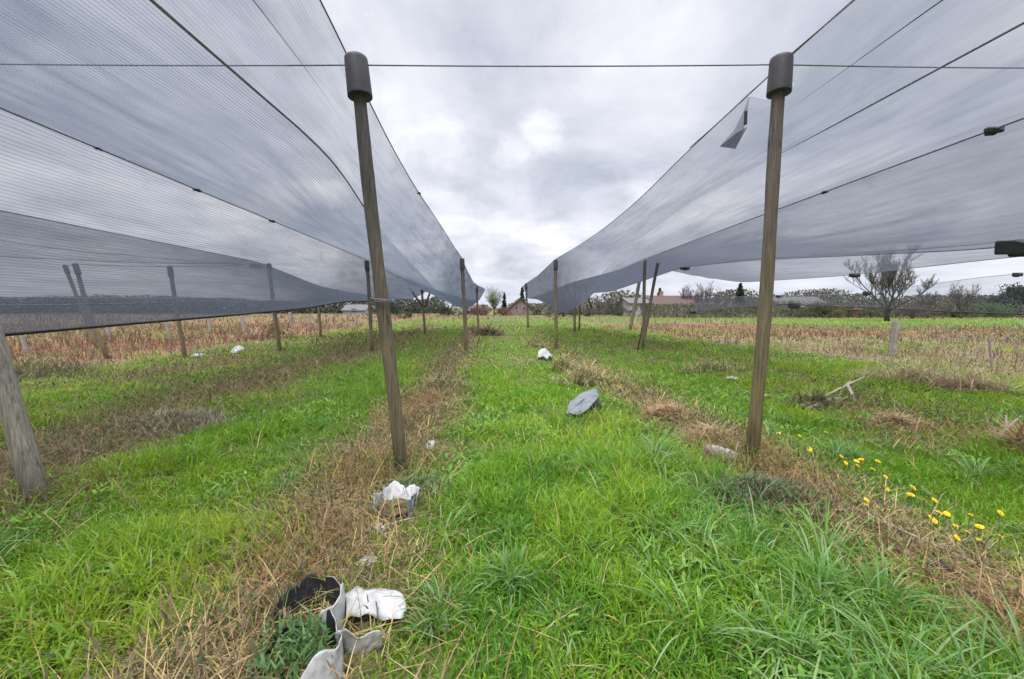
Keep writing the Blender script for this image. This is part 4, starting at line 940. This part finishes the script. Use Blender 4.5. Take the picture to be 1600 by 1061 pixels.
tree('bare_tree', 1450, 495, 60, 60, 'bare tree between the spreading tree and the pale one', 9, 'bare', wide=1.1)
tree('bare_tree', 960, 492, 85, 34, 'low bare tree left of the stub post', 10, 'bare', wide=1.3)
tree('bare_tree', 936, 492, 80, 30, 'bare shrubby tree behind the far right net posts', 11, 'bare', wide=1.3)
tree('spring_tree', 772, 495, 85, 44, 'airy tree with fresh pale green leaves at the end of the aisle', 12, 'leafy', cols=LG, dens=.55, wide=.8)
tree('conifer', 788, 492, 95, 34, 'small dark conifer right of the pale green tree', 13, 'conifer')
tree('conifer', 816, 485, 130, 40, 'bluish conifer rising behind the pinkish gabled house', 14, 'conifer')
tree('conifer', 1155, 488, 90, 50, 'tall dark conifer left of the olive brown post', 15, 'conifer', wide=1.25)
tree('conifer', 1030, 488, 110, 40, 'dark conifer above the left end of the long brown roof', 16, 'conifer', wide=1.2)
tree('bush', 1130, 494, 80, 18, 'dark green bush below the tall conifer', 17, 'bush', 'bush', cols=DG, wide=1.8)
tree('bush', 1166, 494, 78, 18, 'green bush left of the olive brown post', 18, 'bush', 'bush', cols=OG + DG, wide=1.8)
tree('bush', 1290, 500, 62, 34, 'olive green bush in front of the grey shed roof', 19, 'bush', 'bush', cols=OG, wide=1.3)
tree('bush', 1250, 500, 64, 24, 'olive brown bush right of the olive brown post', 20, 'bush', 'bush', cols=OG + BR, wide=1.5)
tree('bush', 1360, 503, 60, 24, 'brownish bush right of the red brick wall', 21, 'bush', 'bush', cols=BR + OG, wide=1.6)
tree('bush', 1425, 503, 56, 30, 'brown twiggy bush behind the concrete post', 22, 'bush', 'bush', cols=BR, wide=1.5)
tree('bush', 1490, 500, 60, 28, 'grey brown bush below the pale bare tree', 23, 'bush', 'bush', cols=BR + OG, wide=1.5)
tree('bush', 1540, 497, 62, 32, 'bright green bush near the right photo edge', 24, 'bush', 'bush', cols=[(.08, .16, .06), (.06, .13, .05)], wide=1.4)
tree('evergreen_tree', 1594, 495, 66, 62, 'dark evergreen tree at the right photo edge', 25, 'bush', cols=DG + [(.05, .09, .05)], wide=.9, dens=1.6)
tree('bush', 633, 494, 60, 13, 'dark olive bush left of the far aisle post', 26, 'bush', 'bush', cols=OG + DG, wide=1.5)
tree('bush', 880, 494, 70, 26, 'olive brown bush right of the pale gable', 27, 'bush', 'bush', cols=OG + BR, wide=1.9)
tree('bush', 920, 495, 75, 24, 'brown bush behind the strutted far post', 28, 'bush', 'bush', cols=BR, wide=1.8)
tree('bush', 752, 494, 82, 20, 'reddish brown bush left of the pale green tree', 29, 'bush', 'bush', cols=[(.20, .11, .08), (.15, .09, .07)], wide=1.2)
tree('bush', 786, 495, 80, 16, 'reddish hedge bush below the small conifer', 30, 'bush', 'bush', cols=[(.22, .11, .08), (.16, .09, .07)], wide=1.3)
tree('evergreen_tree', 607, 492, 85, 24, 'dark evergreen seen through the left net beside white sheds', 31, 'bush', cols=DG, wide=1.3)
tree('evergreen_tree', 700, 492, 80, 28, 'dark evergreen clump behind the low net left of the far aisle post', 32, 'bush', cols=DG, wide=1.6)
tree('bush', 968, 495, 78, 18, 'grey brown bush left of the pale cottage', 33, 'bush', 'bush', cols=BR + DG, wide=2.0)
# far woods that read as one mass
fo = []
def wood(name, x0, x1, D, h, n, cols, label, seed):
    r_ = np.random.default_rng(seed); xx = x0 + (x1 - x0) * r_.random(n); yy = D + r_.normal(0, 4, n)
    hh = h * (.45 + .75 * fbm(xx * .09, xx * 0 + seed, seed, 3) * 1.2); zz = hh * r_.random(n) ** 1.15
    cx = np.stack([xx, yy, zz], 1); V, f, c = leaves([Vector(p) for p in cx[:1]], 1, 1, cols, 0, r_)
    a = r_.normal(0, 1, (n, 3)); a /= np.linalg.norm(a, axis=1)[:, None]; b = np.cross(a, r_.normal(0, 1, (n, 3))); b /= np.linalg.norm(b, axis=1)[:, None]
    s = h * .062 * (.5 + r_.random(n))[:, None]
    V = np.stack([cx - a * s, cx + b * s * .5, cx + a * s, cx - b * s * .5], 1).reshape(-1, 3); V[:, 2] = np.maximum(V[:, 2], 0)
    f = (np.arange(n) * 4)[:, None] + np.arange(4); col = np.array(cols)[r_.integers(0, len(cols), n)] * (.85 + .3 * r_.random(n))[:, None]
    tag(np_mesh(name, V, [f], np.repeat(col, 4, 0), M_leaf), label, 'wood', kind='stuff')
wood('far_wood', -240, -14, 118, 5.2, 60000, DG + BR, 'dark distant wood along the left horizon behind the net', 41)
wood('far_wood', 30, 260, 105, 5.6, 52000, BR + OG + [(.14, .12, .11)], 'grey brown distant wood along the right horizon', 42)
wood('hedgerow', 26, 110, 66, 2.5, 24000, OG + BR, 'low olive hedgerow behind the right field', 43)
wood('hedgerow', 4, 34, 92, 3.2, 12000, BR + OG, 'brown hedgerow behind the far end of the right net', 44)

# ------------------------------------------------------------------ houses
M_roofb = noisy('brown_roof', (.075, .05, .042), (.12, .085, .07), 3, .85, .2)
M_roofg = noisy('grey_roof', (.11, .105, .10), (.17, .16, .155), 3, .85, .2)
M_pink = noisy('pink_plaster', (.22, .165, .14), (.29, .22, .19), 1.5, .9, .1)
M_cream = noisy('cream_plaster', (.34, .31, .26), (.42, .39, .33), 1.5, .9, .1)
M_wh = noisy('white_plaster', (.33, .33, .32), (.43, .43, .42), 1.5, .9, .1)
M_gw = noisy('grey_plaster', (.20, .19, .17), (.28, .265, .24), 1.2, .9, .1)
M_brick = noisy('red_brick', (.32, .15, .11), (.44, .24, .18), 4, .9, .1)
M_glass = noisy('window_glass', (.07, .075, .08), (.12, .125, .13), 2, .2, .6)
M_frame = noisy('window_frame', (.3, .29, .27), (.4, .39, .36), 4, .7, .2)
def house(px, D, x0, x1, eave_py, ridge_py, depth, label, wall, roof, gable=False, wins=(), chim=None, door=None):
    a = W(x0, 492, D); b_ = W(x1, 492, D); w_ = b_.x - a.x; cx = (a.x + b_.x) / 2
    ze = W(px, eave_py, D).z; zr = W(px, ridge_py, D).z; dp = depth
    e = empty('house', (cx, D + dp / 2, 0), label, 'house')
    m = MB(); y0, y1 = D, D + dp; X0, X1 = cx - w_ / 2, cx + w_ / 2; r = MB(); ov = .35; th = .18
    m.poly([(X0, y0, 0), (X1, y0, 0), (X1, y0, ze)] + ([(cx, y0, zr)] if gable else []) + [(X0, y0, ze)])
    m.poly([(X1, y1, 0), (X0, y1, 0), (X0, y1, ze)] + ([(cx, y1, zr)] if gable else []) + [(X1, y1, ze)])
    if gable:
        m.poly([(X0, y1, 0), (X0, y0, 0), (X0, y0, ze), (X0, y1, ze)]); m.poly([(X1, y0, 0), (X1, y1, 0), (X1, y1, ze), (X1, y0, ze)])
        for s in (-1, 1):
            xe = cx + s * (w_ / 2 + ov); zx = ze - (zr - ze) * ov / (w_ / 2)
            P = [(cx, y0 - ov, zr + .02), (xe, y0 - ov, zx), (xe, y1 + ov, zx), (cx, y1 + ov, zr + .02)]
            r.poly(P if s < 0 else P[::-1]); r.poly([(p[0], p[1], p[2] + th) for p in (P[::-1] if s < 0 else P)])
            for i in range(4):
                p, q = P[i], P[(i + 1) % 4]; r.poly([p, q, (q[0], q[1], q[2] + th), (p[0], p[1], p[2] + th)])
    else:
        yc = (y0 + y1) / 2
        m.poly([(X0, y1, 0), (X0, y0, 0), (X0, y0, ze), (X0, yc, zr), (X0, y1, ze)]); m.poly([(X1, y0, 0), (X1, y1, 0), (X1, y1, ze), (X1, yc, zr), (X1, y0, ze)])
        for s in (-1, 1):
            ye = yc + s * (dp / 2 + ov); zx = ze - (zr - ze) * ov / (dp / 2)
            P = [(X0 - ov, yc, zr + .02), (X1 + ov, yc, zr + .02), (X1 + ov, ye, zx), (X0 - ov, ye, zx)]
            r.poly(P); r.poly([(p[0], p[1], p[2] + th) for p in P[::-1]])
            for i in range(4):
                p, q = P[i], P[(i + 1) % 4]; r.poly([p, q, (q[0], q[1], q[2] + th), (p[0], p[1], p[2] + th)])
    m.build('wall', wall, e, smooth=False); ro = r.build('roof', roof, e, smooth=False)
    for (fx, fz, sw, sh) in wins:
        c = Vector((X0 + w_ * fx, y0 - .03, fz)); f = MB()
        for dx, dz, ww, hh in ((0, sh / 2 + .05, sw + .2, .1), (0, -sh / 2 - .05, sw + .2, .1), (-sw / 2 - .05, 0, .1, sh), (sw / 2 + .05, 0, .1, sh)): f.box(c + Vector((dx, 0, dz)), (ww, .1, hh))
        wo = f.build('window', M_frame, e, smooth=False); MB().box(c + Vector((0, .015, 0)), (sw, .05, sh)).build('pane', M_glass, wo, smooth=False)
    if door: MB().box((X0 + w_ * door, y0 - .03, 1.05), (1.1, .1, 2.1)).build('door', M_bark, e, smooth=False)
    if chim: MB().box((X0 + w_ * chim, (y0 + y1) / 2, zr + .35), (.7, .7, 1.3)).box((X0 + w_ * chim, (y0 + y1) / 2, zr + 1.05), (.85, .85, .14)).build('chimney', M_brick, ro, smooth=False)
    return e
house(813, 84, 794, 832, 483, 467, 9, 'pinkish gabled house with brown roof at the end of the aisle', M_pink, M_roofb, True, ((.34, 1.5, .6, .8), (.66, 1.5, .6, .8)))
house(858, 88, 846, 872, 482, 470, 8, 'small cream gabled house behind the thin right aisle post', M_cream, M_roofb, True, ((.5, 1.5, .9, 1.0),))
house(745, 90, 728, 760, 486, 477, 7, 'low pinkish shed with brown roof left of the pale green tree', M_pink, M_roofb, False, ((.3, 1.2, .9, .8), (.7, 1.2, .9, .8)))
house(1070, 84, 1024, 1112, 476, 462, 12, 'long low house with a wide brown roof behind the right field', M_gw, M_roofb, False, ((.12, 1.2, 1.2, 1.0), (.4, 1.2, 1.2, 1.0), (.78, 1.2, 1.2, 1.0)), .3, .6)
house(998, 80, 984, 1016, 474, 466, 8, 'pale grey cottage behind the dark stub post', M_wh, M_roofg, False, ((.25, 1.6, .9, 1.0), (.6, 1.6, .9, 1.0)), None, .85)
house(1262, 72, 1228, 1300, 481, 464, 9, 'grey roofed shed partly hidden by the olive bush', M_gw, M_roofg, False, ((.08, 1.2, 1.0, .8),))
house(1332, 62, 1319, 1347, 484, 478, 5, 'small red brick shed left of the spreading bare tree', M_brick, M_roofb, False, (), None, .3)
house(553, 95, 536, 570, 485, 477, 7, 'white shed seen below the left net hem', M_wh, M_roofg, False, ((.5, 1.0, 1.0, .8),))
house(585, 100, 574, 600, 485, 478, 7, 'second small white shed just right of the first', M_cream, M_roofb, False, ((.5, 1.0, .9, .8),))

# ------------------------------------------------------------------ view
vs = scene.view_settings; vs.view_transform = 'Standard'; vs.look = 'None'; vs.exposure = .43; vs.gamma = 1
cy = scene.cycles; cy.transparent_max_bounces = 24; cy.max_bounces = 5; cy.diffuse_bounces = 3; cy.transmission_bounces = 4
try: cy.use_denoising = True
except Exception: pass
